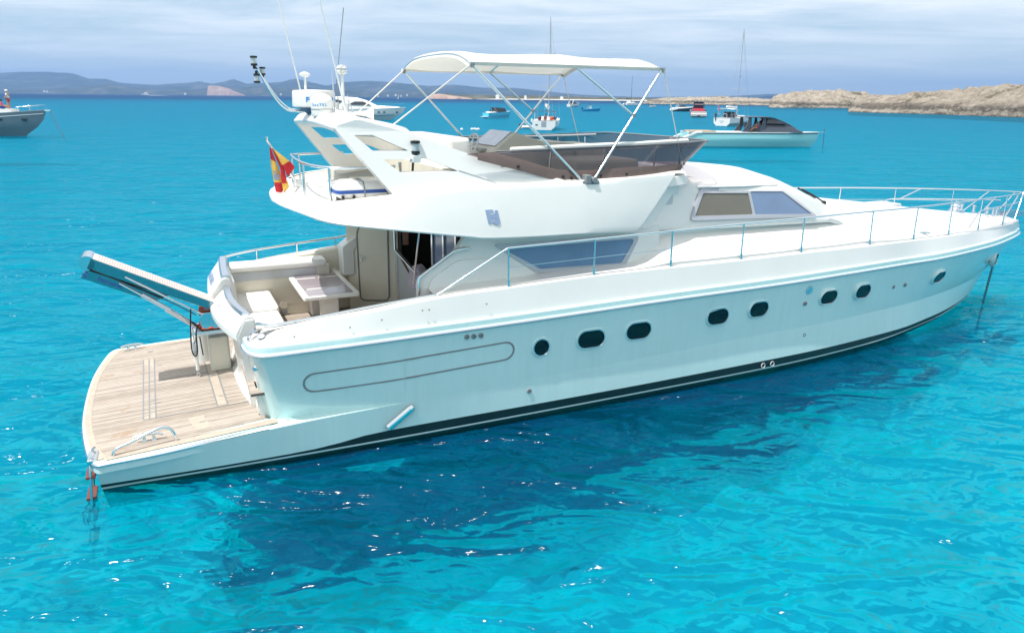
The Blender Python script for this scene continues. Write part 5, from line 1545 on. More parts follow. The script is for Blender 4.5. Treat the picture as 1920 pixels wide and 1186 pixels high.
w = MB(); w.prism(rpoly([(1.45, 1.42), (1.76, 1.42), (1.76, 1.68), (1.45, 1.68)], [.10, 0, 0, .10]), lambda u, v: (u, PY - .34, v), lambda u, v: (u, PY - .30, v)); w.prism(rpoly([(1.45, 1.42), (1.76, 1.42), (1.76, 1.68), (1.45, 1.68)], [.10, 0, 0, .10]), lambda u, v: (u, PY + .28, v), lambda u, v: (u, PY + .32, v)); w.box((1.3, PY - .26, 1.30), (1.80, PY + .26, 1.36)); w.build("gangway_bracket", STEEL, ps, 30, bevel=.01)
text_mesh("gangway_lettering", "Besmaster", .085, frame(PP(LNG * .80, -PW + .006, -.18), tuple(-pd), tuple(pn)), BLUE, ps, .002, 1.0, .002)
w = MB(); fm2 = frame(PP(LNG * .985, -PW + .006, -.17), tuple(-pd), tuple(pn)); a2 = lambda u, v: fm2 @ Vector((u, v, .004))
w.tube([a2(0, .045), a2(0, -.04)], .006, 6); w.tube([a2(.04 * math.cos(t), -.01 + .035 * math.sin(t)) for t in np.linspace(PI * 1.05, PI * 1.95, 9)], .006, 6); w.tube([a2(-.02, .025), a2(.02, .025)], .005, 6); w.build("anchor_mark", BLUE, ps, 50)
# pedestal under the gangway and the hoist on the platform
w = MB(); w.lathe([(.17, 0), (.165, .05), (.155, .62)], (1.46, .98, .55), 28); w.build("gangway_pedestal", WHITE, YA, 50)
w = MB(); w.box((1.54, .30, .56), (1.86, .74, 1.18)); w.build("pedestal_housing", CREAM, YA, 0, bevel=.04)
w = MB(); w.box((1.30, .09, .94), (1.37, .21, 1.16)); hb_ = w.build("hoist_remote", STEELR, YA, 0, bevel=.01)
w = MB(); w.tube([(1.33, .15, 1.14), (1.33, .16, 1.42)], .006, 5); w.tube([(1.34, .22, .97), (1.36, .24, 1.22), (1.42, .26, 1.22), (1.44, .26, .9)], .01, 5); w.build("remote_cable", BLACK, hb_, 50)
w = MB(); w.lathe([(.03, 0), (.03, .26)], (1.335, .14, .70), 10); w.build("hoist_tube", WHITE, hb_, 50)


def chain_mesh(pts, link, r):
    m = MB(); pts = [Vector(p) for p in pts]
    seg = []; acc = 0
    P = np.array([tuple(p) for p in pts]); s = np.concatenate([[0], np.cumsum(np.linalg.norm(np.diff(P, axis=0), axis=1))])
    n = int(s[-1] / (link * .72))
    for i in range(n):
        u = (i + .5) / n * s[-1]
        c = Vector([np.interp(u, s, P[:, k]) for k in range(3)]); d = (Vector([np.interp(min(u + .01, s[-1]), s, P[:, k]) for k in range(3)]) - Vector([np.interp(max(u - .01, 0), s, P[:, k]) for k in range(3)])).normalized()
        a = Vector((1, 0, 0)) if i % 2 else Vector((0, 1, 0))
        b = (a - d * a.dot(d)).normalized()
        m.tube([c + d * (link / 2 * math.cos(t)) + b * (link * .32 * math.sin(t)) for t in np.linspace(0, 2 * PI, 11)[:-1]], r, 5, closed=True)
    return m


chain_mesh([(1.335, .14, .70), (1.335, .13, .58)], .07, .008).build("hoist_chain", STEEL, hb_, 50)
# ---------------------------------------------------------------- loose things on the yacht


def Yw(x, y, z=0.0):
    c, s = math.cos(YR), math.sin(YR)
    return Vector((Y0.x + c * x - s * y, Y0.y + s * x + c * y, z))


# ensign hanging in folds from the staff
FX, FY = 2.70, .90
fl_v = {}
w = MB()


def cloth(path0, path1, cols, yo, nseg=14, wob=.02, ph=0.0):
    """strip of cloth between two edges; colour changes at fractions along the hang"""
    rings = []
    for i in range(nseg + 1):
        t = i / nseg
        a = Vector((np.interp(t, [p[0] for p in path0], [p[1] for p in path0]), 0, np.interp(t, [p[0] for p in path0], [p[2] for p in path0])))
        b = Vector((np.interp(t, [p[0] for p in path1], [p[1] for p in path1]), 0, np.interp(t, [p[0] for p in path1], [p[2] for p in path1])))
        r = []
        for k in range(7):
            u = k / 6
            p = a.lerp(b, u)
            r.append((p.x - FX, yo + wob * math.sin(u * 5 + ph + t * 3) * min(1, t * 2.5) + .05 * u * t, p.z))
        rings.append(r)
    w.loft(rings, closed=False, mif=lambda i, j: next(c for lim, c in cols if (i + .5) / nseg <= lim))


# rear fold: red, yellow, red hanging straight down
cloth([(0, 2.755, 4.22), (.5, 2.76, 3.85), (1, 2.80, 3.30)], [(0, 2.775, 4.20), (.35, 2.84, 3.90), (.8, 2.93, 3.52), (1, 2.90, 3.40)], [(.30, 0), (.74, 1), (1, 0)], .05, 20, .015)
cloth([(0, 2.775, 4.20), (.5, 2.87, 3.85), (1, 2.88, 3.56)], [(0, 2.785, 4.20), (.5, 2.93, 3.85), (1, 2.965, 3.55)], [(1, 0)], -.02, 16, .012, 1.0)
cloth([(0, 2.785, 4.20), (.6, 2.90, 3.90), (.72, 2.93, 3.82), (1, 2.97, 3.66)], [(0, 2.80, 4.19), (.6, 3.02, 3.96), (.78, 3.06, 3.90), (1, 3.09, 3.84)], [(.62, 1), (1, 0)], .0, 18, .02, 2.0)
cloth([(0, 2.88, 3.62), (1, 2.90, 3.40)], [(0, 2.965, 3.60), (.6, 2.99, 3.48), (1, 2.92, 3.38)], [(1, 1)], .03, 8, .01)
YEL = mat("flag_yellow", (.78, .50, .10), .8)
flag = w.build("ensign", [RED, YEL], None, 0)
sd = flag.modifiers.new("thick", 'SOLIDIFY'); sd.thickness = .004; sd.offset = 0
flag.location = Yw(2.69, .16, 4.22 * .14); flag.rotation_euler = (0, 0, YR); flag.scale = (1.1, 1, .86)
tag(flag, "red and yellow striped ensign hanging in folds from the staff at the yacht's stern", "flag")
w = MB()
for pts in ([(2.775, 3.80), (2.80, 3.77), (2.83, 3.80), (2.82, 3.75), (2.79, 3.75)], rpoly([(2.785, 3.73), (2.83, 3.73), (2.835, 3.64), (2.81, 3.60), (2.785, 3.64)], .015, 2), [(2.84, 3.74), (2.855, 3.74), (2.86, 3.62), (2.845, 3.62)]):
    w.prism(pts, lambda u, v: (u - FX, .028, v), lambda u, v: (u - FX, .036, v))
w.build("coat_of_arms", SLATE, flag, 0)

# life raft canister
lr = thing("life_raft", "white life raft canister with navy band strapped on the aft flybridge deck", "life raft", Yw(3.86, -1.28, 3.5), YR + .02)
for z0, z1, nm in ((.05, .16, "raft_base"), (.20, .32, "raft_cover")):
    w = MB()
    rr_ = []
    for t in np.linspace(0, 1, 7):
        k = (1 - .30 * (t if nm == "raft_cover" else 1 - t) ** 2.2)
        rr_.append([(u * k, v * k, z0 + (z1 - z0) * t) for u, v in rpoly([(-.46, -.30), (.46, -.30), (.46, .30), (-.46, .30)], .13, 5)])
    w.loft(rr_); w.build(nm, WHITE, lr, 40)
w = MB(); w.loft([[(u, v, z) for u, v in rpoly([(-.465, -.305), (.465, -.305), (.465, .305), (-.465, .305)], .13, 5)] for z in (.155, .205)]); w.build("raft_band", BLUE, lr, 40)
w = MB()
for x in (-.06, .28):
    w.tube([(x, -.31, .03), (x, -.315, .20), (x, -.24, .315), (x, 0, .335), (x, .24, .315), (x, .315, .2), (x, .31, .03)], .010, 6)
w.build("raft_strap", SEAM, lr, 50)
w = MB()
for x in (-.38, -.22):
    w.box((x - .015, -.33, 0), (x + .015, -.27, .13))
w.box((.1, -.28, 0), (.3, .28, .05)); w.box((-.35, -.28, 0), (-.2, .28, .05)); w.build("raft_cradle", BLACK, lr, 0)

# towel over the entrance panel
w = MB()
TC0 = wl2(.86, 1.90)
r = []
for i in range(9):
    t = i / 8
    row = []
    for k in range(11):
        u = k / 10
        x = (u - .5) * .52
        z = (.04 + .06 * math.sin(u * 9) * (1 - t)) + (-.26 * max(0, t - .45) / .55 * (1 + .25 * math.sin(u * 4 + 1))) + .05 * math.sin(u * 5 + 2)
        y = -.16 * (1 - t) * 1.2 + .10 * min(1, t * 1.6) + .025 * math.sin(u * 13 + t * 3)
        row.append((du2.x * x + n2_.x * y, du2.y * x + n2_.y * y, z))
    r.append(row)
w.loft(r, closed=False)
to = w.build("towel", TOWEL, None, 0, sub=1)
s_ = to.modifiers.new("t", 'SOLIDIFY'); s_.thickness = .012
to.location = Yw(TC0[0], TC0[1], TC0[2]); to.rotation_euler = (0, 0, YR)
tag(to, "crumpled lilac towel draped over the grey panel at the saloon entrance", "towel")

# orange rope coil under the gangway
w = MB()
for j in range(3):
    w.tube([(.17 * math.cos(a) + .03 * math.sin(2 * a + j), .15 * math.sin(a) + .02 * j, .02 + .03 * j + .012 * math.sin(3 * a)) for a in np.linspace(0, 2 * PI, 26)[:-1]], .02, 7, closed=True)
ro_ = w.build("rope_coil", ORANGE, None, 60); ro_.location = Yw(1.60, .14, 1.40); ro_.rotation_euler = (0, 0, YR)
tag(ro_, "bright orange rope coil lying at the foot of the boarding gangway", "rope")

# anchor chain at the bow
w = chain_mesh([tuple(Yw(21.35, -.04, 1.55)), tuple(Yw(21.28, -.04, .9)), tuple(Yw(21.2, -.04, .2)), tuple(Yw(21.1, -.04, -1.0))], .085, .011)
an = w.build("anchor_chain", CHAINM, None, 60)
tag(an, "dark anchor chain hanging from the big yacht's bow into the sea", "chain")

# ---------------------------------------------------------------- other boats
BW = mat("boat_white", (.80, .80, .79), .3, noise=.03, nscale=.6)
BGREY = mat("boat_silver", (.36, .38, .42), .35, noise=.05, nscale=.5)
BSLATE = mat("boat_grey_hull", (.22, .27, .31), .28, noise=.05, nscale=.5)
BBOUNCE = mat("boat_hull_bounce_tint", (.40, .78, .79), .25)  # turquoise bounce from the water painted into the hull colour
BLB = mat("boat_light_blue", (.10, .50, .72), .35)
BBLUE = mat("boat_mid_blue", (.03, .30, .62), .35)
BRED = mat("boat_red", (.62, .04, .07), .45)
BDARK = mat("boat_dark_grey", (.05, .06, .085), .35)
BGL = mat("boat_window", (.015, .025, .04), .06, spec=.8)
BALU = mat("boat_mast_alloy", (.42, .43, .46), .4, metal=.3)
SKIN = mat("skin", (.50, .26, .18), .7)
PINK = mat("pink_cloth", (.80, .10, .35), .8)


def bearing(t, y):
    return Vector((t * y, y, 0))


def boat_hull(par, L_, B_, H0, H1, m, rake=.12, full=2.4, boot=None, deck=None, name="hull", stern=.9, dz=.02, flare=.8, transom=None, belly=0.0):
    w = MB(); n = 22; sh = []
    rings = []
    for i in range(n):
        s = i / (n - 1); s = 1 - (1 - s) ** 1.35
        hb_ = B_ / 2 * (stern + (1 - stern) * min(1, s * 3)) * max(0.001, 1 - max(0, (s - .35) / .65) ** full) ** .9
        h = H0 + (H1 - H0) * s ** 1.6
        xd = L_ * s; xw = L_ * (s * (1 - rake)); xm = (xd + xw) / 2
        yw = hb_ * (flare + .08 - .28 * s)
        pts = [(xd, hb_, h), (xm * .4 + xd * .6, hb_ * .985 - .0, h * .62), (xm, (hb_ + yw) / 2 + belly * hb_, h * .34), (xw, yw, .10), (xw, yw * .985, 0), (xw * .99, yw * .7, -.35)]
        rings.append(pts + [(p[0], -p[1], p[2]) for p in reversed(pts)])
        sh.append((xd, hb_, h))
    w.loft(rings, closed=True, cap0=False, cap1=False, mif=lambda i, j: 1 if j in (3, 4, 5, 6, 7) else 0)
    r0 = rings[0]
    o = w.add(r0, [tuple(range(12))], 2 if transom else 0)
    w.build(name, [m, boot or BDARK, transom or m], par, 40)
    w = MB(); w.loft([[(x, y - .04, z + dz), (x, 0, z + dz + .05), (x, -y + .04, z + dz)] for x, y, z in sh], closed=False); w.build("deck", deck or BW, par, 40)
    w = MB(); w.loft([[(x, sg * (y - .05), z - .03), (x, sg * (y + .03), z - .03), (x, sg * (y + .03), z + .06), (x, sg * (y - .05), z + .06)] for sg in (1,) for x, y, z in sh]); w.loft([[(x, -(y - .05), z - .03), (x, -(y + .03), z - .03), (x, -(y + .03), z + .06), (x, -(y - .05), z + .06)] for x, y, z in sh]); w.build("gunwale", m if deck is None else deck, par, 40)
    return sh


def cabin(par, pts, hw, taper, m, name, bev=.06):
    """profile in x,z; half widths bottom/top"""
    z0 = min(p[1] for p in pts); z1 = max(p[1] for p in pts)
    f = lambda z: hw * (1 - taper * (z - z0) / (z1 - z0))
    w = MB(); w.prism(pts, lambda u, v: (u, -f(v), v), lambda u, v: (u, f(v), v))
    return w.build(name, m, par, 40, bevel=bev)


def ports(par, L_, sh, xs, z, a=.28, b=.12, side=(-1, 1), k=.96):
    for x in xs:
        y = np.interp(x, [p[0] for p in sh], [p[1] for p in sh]) * k
        y2 = np.interp(x + .5, [p[0] for p in sh], [p[1] for p in sh]) * k
        for sg in side:
            w = MB(); t = Vector((.5, sg * (y2 - y), 0)).normalized(); nn = Vector((-t.y * sg, t.x * sg, 0)); nn = nn if nn.y * sg > 0 else -nn
            c = Vector((x, sg * y, z))
            w.loft([[tuple(c + t * u + Vector((0, 0, v)) + nn * o) for u, v in stadium(a * q, b * q, 6)] for o, q in ((-.05, 1), (.05, 1), (.055, .3))], cap0=False); w.build("porthole", BGL, par, 40)


def rail(par, pts, posts, r=.03, h=.6, name="rail"):
    w = MB(); w.tube(pts, r, 6)
    for p in posts:
        w.tube([p, (p[0], p[1], p[2] - h)], r * .9, 5)
    w.build(name, STEEL, par, 60)


def person(name, joints, cols, loc, rz, label, hat=None, hair=True):
    """standing / sitting figure: skin-modifier body with clothing shells"""
    root = thing(name, label, "person", loc, rz)
    V, E, Rr = [], [], []
    idx = {}

    def J(k, p, r):
        idx[k] = len(V); V.append(p); Rr.append(r)
    for k, p, r in joints:
        J(k, p, r)
    for a, b in (("pel", "chest"), ("chest", "neck"), ("neck", "head0"), ("head0", "head1"), ("pel", "hipl"), ("hipl", "kneel"), ("kneel", "anl"), ("anl", "toel"), ("pel", "hipr"), ("hipr", "kneer"), ("kneer", "anr"), ("anr", "toer"),
                 ("chest", "shl"), ("shl", "ell"), ("ell", "wrl"), ("wrl", "hal"), ("chest", "shr"), ("shr", "elr"), ("elr", "wrr"), ("wrr", "har")):
        E.append((idx[a], idx[b]))

    def skin(vs, es, rs, nm, m, grow=0.0):
        me = bpy.data.meshes.new(nm); me.from_pydata(vs, es, [])
        o = bpy.data.objects.new(nm, me); COL.objects.link(o); o.parent = root
        sm = o.modifiers.new("skin", 'SKIN'); sm.use_smooth_shade = True
        for i, r in enumerate(rs):
            me.skin_vertices[0].data[i].radius = (r + grow, r + grow)
        me.skin_vertices[0].data[0].use_root = True
        ss = o.modifiers.new("ss", 'SUBSURF'); ss.levels = 1; ss.render_levels = 2
        me.materials.append(m)
        return o
    skin(V, E, Rr, "body", SKIN)
    for nm, keys, m in cols:
        ks = [k for k in keys]; loc_i = {k: i for i, k in enumerate(ks)}
        vs = [V[idx[k]] if not isinstance(k, tuple) else tuple(Vector(V[idx[k[0]]]).lerp(Vector(V[idx[k[1]]]), k[2])) for k in ks]
        rs = [Rr[idx[k]] if not isinstance(k, tuple) else Rr[idx[k[0]]] * (1 - k[2]) + Rr[idx[k[1]]] * k[2] for k in ks]
        pairs = {"shirt": [(0, 1), (1, 2), (1, 3), (2, 4), (3, 5)], "shorts": [(0, 1), (0, 2), (1, 3), (2, 4)]}[nm]
        skin(vs, pairs, rs, nm, m, .018)
    h0 = Vector(V[idx["head1"]])
    if hat:
        w = MB(); w.lathe([(.13, -.02), (.135, .03), (.11, .10), (.05, .135), (.001, .14)], h0 + Vector((0, 0, -.02)), 14); w.add([tuple(h0 + Vector((.10, -.09, .0))), tuple(h0 + Vector((.24, -.07, -.01))), tuple(h0 + Vector((.24, .07, -.01))), tuple(h0 + Vector((.10, .09, .0)))], [(0, 1, 2, 3)])
        w.build("cap", hat, root, 40)
    else:
        w = MB(); w.lathe([(.12, -.08), (.135, .0), (.11, .09), (.05, .125), (.001, .13)], h0 + Vector((-.02, 0, 0)), 14); w.build("hair", BDARK, root, 40)
    return root


STAND = [("pel", (0, 0, .98), .14), ("chest", (.0, 0, 1.32), .15), ("neck", (.02, 0, 1.53), .065), ("head0", (.03, 0, 1.62), .095), ("head1", (.04, 0, 1.72), .10),
         ("hipl", (0, .10, .90), .10), ("kneel", (.02, .12, .50), .07), ("anl", (0, .13, .08), .05), ("toel", (.16, .14, .03), .035),
         ("hipr", (0, -.10, .90), .10), ("kneer", (.03, -.12, .50), .07), ("anr", (.02, -.13, .08), .05), ("toer", (.18, -.14, .03), .035),
         ("shl", (0, .20, 1.43), .065), ("ell", (.03, .25, 1.15), .05), ("wrl", (.22, .16, 1.10), .036), ("hal", (.30, .12, 1.13), .04),
         ("shr", (0, -.20, 1.43), .065), ("elr", (.03, -.25, 1.15), .05), ("wrr", (.24, -.14, 1.14), .036), ("har", (.32, -.09, 1.18), .04)]
SIT = [("pel", (0, 0, .16), .15), ("chest", (-.05, 0, .48), .15), ("neck", (-.04, 0, .69), .065), ("head0", (-.02, 0, .78), .095), ("head1", (-.01, 0, .88), .10),
       ("hipl", (.03, .10, .13), .10), ("kneel", (.40, .16, .34), .07), ("anl", (.55, .15, .06), .05), ("toel", (.68, .16, .04), .035),
       ("hipr", (.03, -.10, .13), .10), ("kneer", (.40, -.16, .34), .07), ("anr", (.55, -.15, .06), .05), ("toer", (.68, -.16, .04), .035),
       ("shl", (-.05, .20, .59), .065), ("ell", (.05, .26, .33), .05), ("wrl", (.25, .20, .36), .036), ("hal", (.33, .18, .38), .04),
       ("shr", (-.05, -.20, .59), .065), ("elr", (.05, -.26, .33), .05), ("wrr", (.25, -.20, .36), .036), ("har", (.33, -.18, .38), .04)]
SHIRT = ("pel", "chest", "shl", "shr", ("shl", "ell", .6), ("shr", "elr", .6))
SHORTS = ("pel", "hipl", "hipr", ("hipl", "kneel", .75), ("hipr", "kneer", .75))

# 1. grey sport yacht at the left edge, bow to the right
b1 = thing("sport_yacht", "grey hulled sport yacht at the left edge with people on its foredeck", "yacht", (-77.5, 91.5, 0), rad(1))
sh = boat_hull(b1, 21.0, 5.0, 1.9, 3.05, BSLATE, rake=.135, full=2.2, boot=BSLATE, deck=BGREY, flare=.72)
ports(b1, 21, sh, (12.2, 14.9, 16.2, 18.7), 1.95, .30, .14)
w = MB(); w.loft([[(x, sg_ * y * 1.004, z - .42) for sg_ in (-1,)] + [(x, -y * 1.004, z - .34)] for x, y, z in sh[:-1]], closed=False); w.build("silver_stripe", BW, b1, 40)
cabin(b1, [(3, 2.0), (3.2, 3.6), (7, 4.2), (9.5, 3.9), (13.2, 2.75), (13.2, 2.3)], 1.9, .3, BGREY, "superstructure")
cabin(b1, [(7.0, 3.1), (7.2, 3.95), (9.4, 3.75), (11.6, 3.0)], 1.8, .25, BGL, "windscreen")
w = MB(); w.prism(rpoly([(13.2, -1.1), (17.4, -.7), (17.4, .7), (13.2, 1.1)], .3), lambda u, v: (u, v, 2.7), lambda u, v: (u, v, 3.14)); w.build("sun_pad", VINYL, b1, 40, bevel=.08)
rail(b1, smooth_tab([(18.0, -1.0, 3.35), (19.6, -.6, 3.55), (20.9, 0, 3.65), (19.6, .6, 3.55), (18.0, 1.0, 3.35)], 24), [(18.0, -1.0, 3.35), (19.6, -.6, 3.55), (20.9, 0, 3.65), (19.6, .6, 3.55)], .02, .65)
w = MB(); w.lathe([(.06, 0), (.06, .5), (.13, .5), (.13, .65), (.001, .66)], (19.0, 0, 2.95), 10); w.box((20.8, -.12, 2.9), (21.5, .12, 3.1)); w.build("bow_roller", STEEL, b1, 40)
w = MB(); w.tube([(-77.5 + 21.35, 91.9, 2.9), (-77.5 + 23.6, 90.5, -.6)], .035, 6); tag(w.build("anchor_line", CHAINM, None, 50), "thin anchor line running from the grey sport yacht's bow", "rope")
pz_ = 3.14
person("person", STAND, [("shirt", SHIRT, BW), ("shorts", SHORTS, mat("red_shorts", (.42, .10, .10), .8))], (-60.85, 91.75, 3.14), rad(185), "person standing in a white T-shirt, cap and red shorts on the grey yacht's foredeck", hat=BW).scale = (1.22, 1.22, 1.22)
person("person", SIT, [("shirt", SHIRT, PINK), ("shorts", SHORTS, BLUE)], (-61.5, 91.4, 3.12), rad(10), "person sitting on the sun pad in a pink top and navy shorts").scale = (1.2, 1.2, 1.2)

# 2. white sport yacht behind the radar
b2 = thing("sport_yacht", "white sport yacht with black sweeping windscreen behind the radar arch", "yacht", (-46.0, 172.5, 0), rad(-7))
sh = boat_hull(b2, 22.0, 5.2, 1.9, 2.75, BW, rake=.15, full=2.3, boot=BW, flare=.75)
ports(b2, 22, sh, (11.2, 13.0, 16.3, 17.5, 20.2), 1.72, .26, .13)
w = MB(); w.loft([[(x, -y * .95 - .06, .62 + .012 * x * x / 10), (x, -y * .95 - .06, .72 + .012 * x * x / 10)] for x, y, z in sh if x < 20], closed=False); w.build("hull_stripe", BDARK, b2, 40)
cabin(b2, [(5, 2.1), (5.2, 4.6), (6.8, 4.95), (10.5, 4.75), (12.6, 4.2), (15.0, 3.1), (15.0, 2.5)], 1.95, .28, BW, "superstructure", .15)
cabin(b2, [(9.3, 3.25), (11.0, 4.0), (12.4, 4.12), (14.6, 3.2)], 1.97, .24, BGL, "windscreen", .03)
cabin(b2, [(5.4, 3.3), (5.6, 4.5), (8.2, 4.0), (5.8, 3.0)], 2.0, .22, BGL, "side_window", .03)
cabin(b2, [(13.8, 2.35), (13.8, 3.0), (16, 3.1), (20.4, 2.85), (20.6, 2.6)], 1.25, .3, BW, "foredeck", .15)
w = MB(); w.tube(smooth_tab([(15, -1.9, 3.4), (18.5, -1.35, 3.5), (21.3, -.3, 3.5), (21.9, 0, 3.45)], 20), .02, 5); w.build("bow_rail", STEEL, b2, 60)

# 3. light blue launch
b3 = thing("motorboat", "light blue open launch with black windscreen seen from astern", "motorboat", (-7.4, 197.5, 0), rad(38))
sh = boat_hull(b3, 8.2, 2.9, 1.25, 1.65, BLB, rake=.1, full=2.8, boot=BW, stern=.97, transom=BLB)
cabin(b3, [(.8, 1.2), (.8, 1.55), (2.6, 1.55), (2.6, 1.2)], 1.1, .05, VINYL, "cockpit_seat")
cabin(b3, [(3.2, 1.4), (2.6, 2.5), (2.75, 2.55), (5.6, 2.35), (6.0, 1.5)], 1.25, .2, BGL, "windscreen")
w = MB(); w.tube([(2.4, -1.25, 1.5), (2.6, -1.2, 2.6), (2.6, 1.2, 2.6), (2.4, 1.25, 1.5)], .05, 6); w.tube([(2.6, -1.2, 2.6), (5.4, -1.1, 2.4)], .05, 6); w.tube([(2.6, 1.2, 2.6), (5.4, 1.1, 2.4)], .05, 6); w.build("screen_frame", BDARK, b3, 50)
cabin(b3, [(-.9, .25), (-.9, .35), (.1, .35), (.1, .25)], 1.1, .0, BW, "swim_platform", .03)
w = MB(); w.lathe([(.18, 0), (.2, .5), (.1, .6)], (1.8, .5, 1.5), 10); w.lathe([(.18, 0), (.2, .5), (.1, .6)], (1.8, -.5, 1.5), 10); w.build("helm_seat", BDARK, b3, 40)

# 4. white sailing yacht with a dinghy
b4 = thing("sailing_yacht", "white sailing yacht seen from astern with brown bimini and cluttered cockpit", "sailing yacht", (4.9, 124.6, 0), rad(81))
sh = boat_hull(b4, 13.0, 4.15, 1.45, 1.75, BW, rake=.06, full=2.0, boot=BW, stern=.92, flare=.62, transom=BW, belly=.12)
cabin(b4, [(3.6, 1.5), (3.9, 2.05), (8.5, 1.95), (9.4, 1.6)], 1.25, .25, BW, "coachroof")
w = MB(); w.tube([(6.6, 0, 1.7), (6.6, 0, 18.0)], .085, 8, r2=.06); w.tube([(6.6, -1.5, 6.9), (6.6, 0, 6.8), (6.6, 1.5, 6.9)], .04, 6); w.tube([(6.6, -1.1, 12.3), (6.6, 0, 12.2), (6.6, 1.1, 12.3)], .04, 6); w.build("mast", BALU, b4, 60)
w = MB(); w.tube([(6.6, 0, 17.8), (12.8, 0, 1.8)], .025, 5); w.tube([(6.6, 0, 17.8), (.1, 0, 1.6)], .018, 5)
for sg in (-1, 1): w.tube([(6.6, 0, 17.8), (6.6, sg * 1.5, 6.9), (6.5, sg * 1.95, 1.7)], .015, 5)
w.build("rigging", BALU, b4, 60)
w = MB(); w.tube([(6.5, 0, 3.3), (1.9, -.15, 3.6)], .12, 8); w.tube([(6.3, 0, 3.55), (4.5, 0, 3.75), (2.0, -.1, 3.95)], .26, 10); w.build("furled_sail", VINYL, b4, 60)
w = MB(); w.loft([[(x, y, 3.05 - .13 * (y / 1.6) ** 2) for y in np.linspace(-1.6, 1.6, 9)] for x in (.5, 1.5, 2.6)] , closed=False); bm_ = w.build("bimini", mat("bimini_brown", (.10, .05, .045), .8), b4, 30); bm_.modifiers.new("s", 'SOLIDIFY').thickness = .05
w = MB()
for sg in (-1, 1):
    w.tube([(.5, sg * 1.6, 2.95), (1.4, sg * 1.75, 1.5)], .025, 5); w.tube([(2.6, sg * 1.6, 2.95), (1.5, sg * 1.75, 1.5)], .025, 5)
w.tube([(.1, -1.85, 2.15), (.05, 0, 2.2), (.1, 1.85, 2.15)], .025, 5)
for y in (-1.85, -1.0, 1.0, 1.85): w.tube([(.1, y, 2.15), (.1, y, 1.45)], .022, 5)
w.build("bimini_frame", STEEL, b4, 60)
w = MB()
for sg in (-1, 1): w.tube([(1.2 + .0, sg * .95 + .38 * math.cos(a), 1.95 + .38 * math.sin(a)) for a in np.linspace(0, 2 * PI, 18)[:-1]], .03, 6, closed=True)
w.build("steering_wheel", BDARK, b4, 50)
cabin(b4, [(.0, .4), (-.02, 1.4), (.3, 1.4), (.3, .4)], .42, .0, BGREY, "stern_steps", .03)
w = MB(); w.box((-.03, 1.0, .72), (.02, 1.4, .9)); w.build("stern_name", BDARK, b4, 0)
for p_, m_, nm in (((.5, -1.25, 1.55), ORANGE, "life_ring"), ((.5, .75, 1.55), mat("maroon_bag", (.15, .03, .04), .8), "cockpit_bag"), ((.7, -1.75, 1.6), BDARK, "outboard_motor")):
    w = MB(); w.lathe([(.12, 0), (.28, .1), (.30, .35), (.22, .55), (.05, .6)], p_, 12); w.build(nm, m_, b4, 50)
w = MB(); w.lathe([(.08, -.3), (.16, -.2), (.17, .2), (.08, .3)], (1.2, -2.2, 1.35), 10); w.lathe([(.08, -.3), (.16, -.2), (.17, .2), (.08, .3)], (1.0, 2.15, 1.45), 10); w.build("fender", VINYL, b4, 50)
person("person", SIT, [("shirt", SHIRT, ORANGE), ("shorts", SHORTS, BDARK)], (5.2, 126.0, 1.55), rad(250), "person in an orange top sitting in the sailing yacht's cockpit")
dn = thing("dinghy", "small pale inflatable dinghy beside the white sailing yacht", "dinghy", (1.2, 129.0, 0), rad(12))
w = MB(); w.tube(smooth_tab([(0, .62, .28), (1.6, .64, .30), (2.5, .45, .36), (2.95, 0, .42), (2.5, -.45, .36), (1.6, -.64, .30), (0, -.62, .28)], 40), .21, 10); w.build("tube", VINYL, dn, 60)
w = MB(); w.box((.1, -.5, .1), (2.5, .5, .18)); w.box((0, -.5, .1), (.08, .5, .5)); w.box((1.0, -.6, .38), (1.3, .6, .43)); w.build("floor", BGREY, dn, 0)
w = MB(); w.box((-.35, -.14, .4), (-.02, .14, .85)); w.box((-.22, -.05, -.3), (-.1, .05, .4)); w.build("outboard_motor", BDARK, dn, 0, bevel=.04)

# 5. cabin cruiser
b5 = thing("cabin_cruiser", "white cabin cruiser with a white targa arch, stern towards the viewer", "motorboat", bearing(.0715, 497), rad(48))
sh = boat_hull(b5, 11, 3.7, 1.5, 2.1, BW, rake=.12, full=2.4, boot=BDARK, transom=BW)
cabin(b5, [(3.6, 1.7), (3.2, 3.0), (5.2, 3.0), (7.0, 2.2), (9.5, 2.1)], 1.5, .25, BGL, "windscreen")
w = MB(); w.tube(smooth_tab([(1.7, -1.75, 1.6), (2.6, -1.6, 3.5), (2.9, -1.2, 4.1), (2.9, 1.2, 4.1), (2.6, 1.6, 3.5), (1.7, 1.75, 1.6)], 24), .18, 8); w.build("targa_arch", BW, b5, 60)
cabin(b5, [(5.6, 2.0), (5.8, 2.35), (9.5, 2.3), (10.2, 2.0)], 1.1, .3, BW, "foredeck")
w = MB(); w.tube(smooth_tab([(6, -1.7, 2.6), (9.5, -.9, 2.9), (11, 0, 3.0), (9.5, .9, 2.9), (6, 1.7, 2.6)], 20), .03, 5); w.build("bow_rail", STEEL, b5, 60)

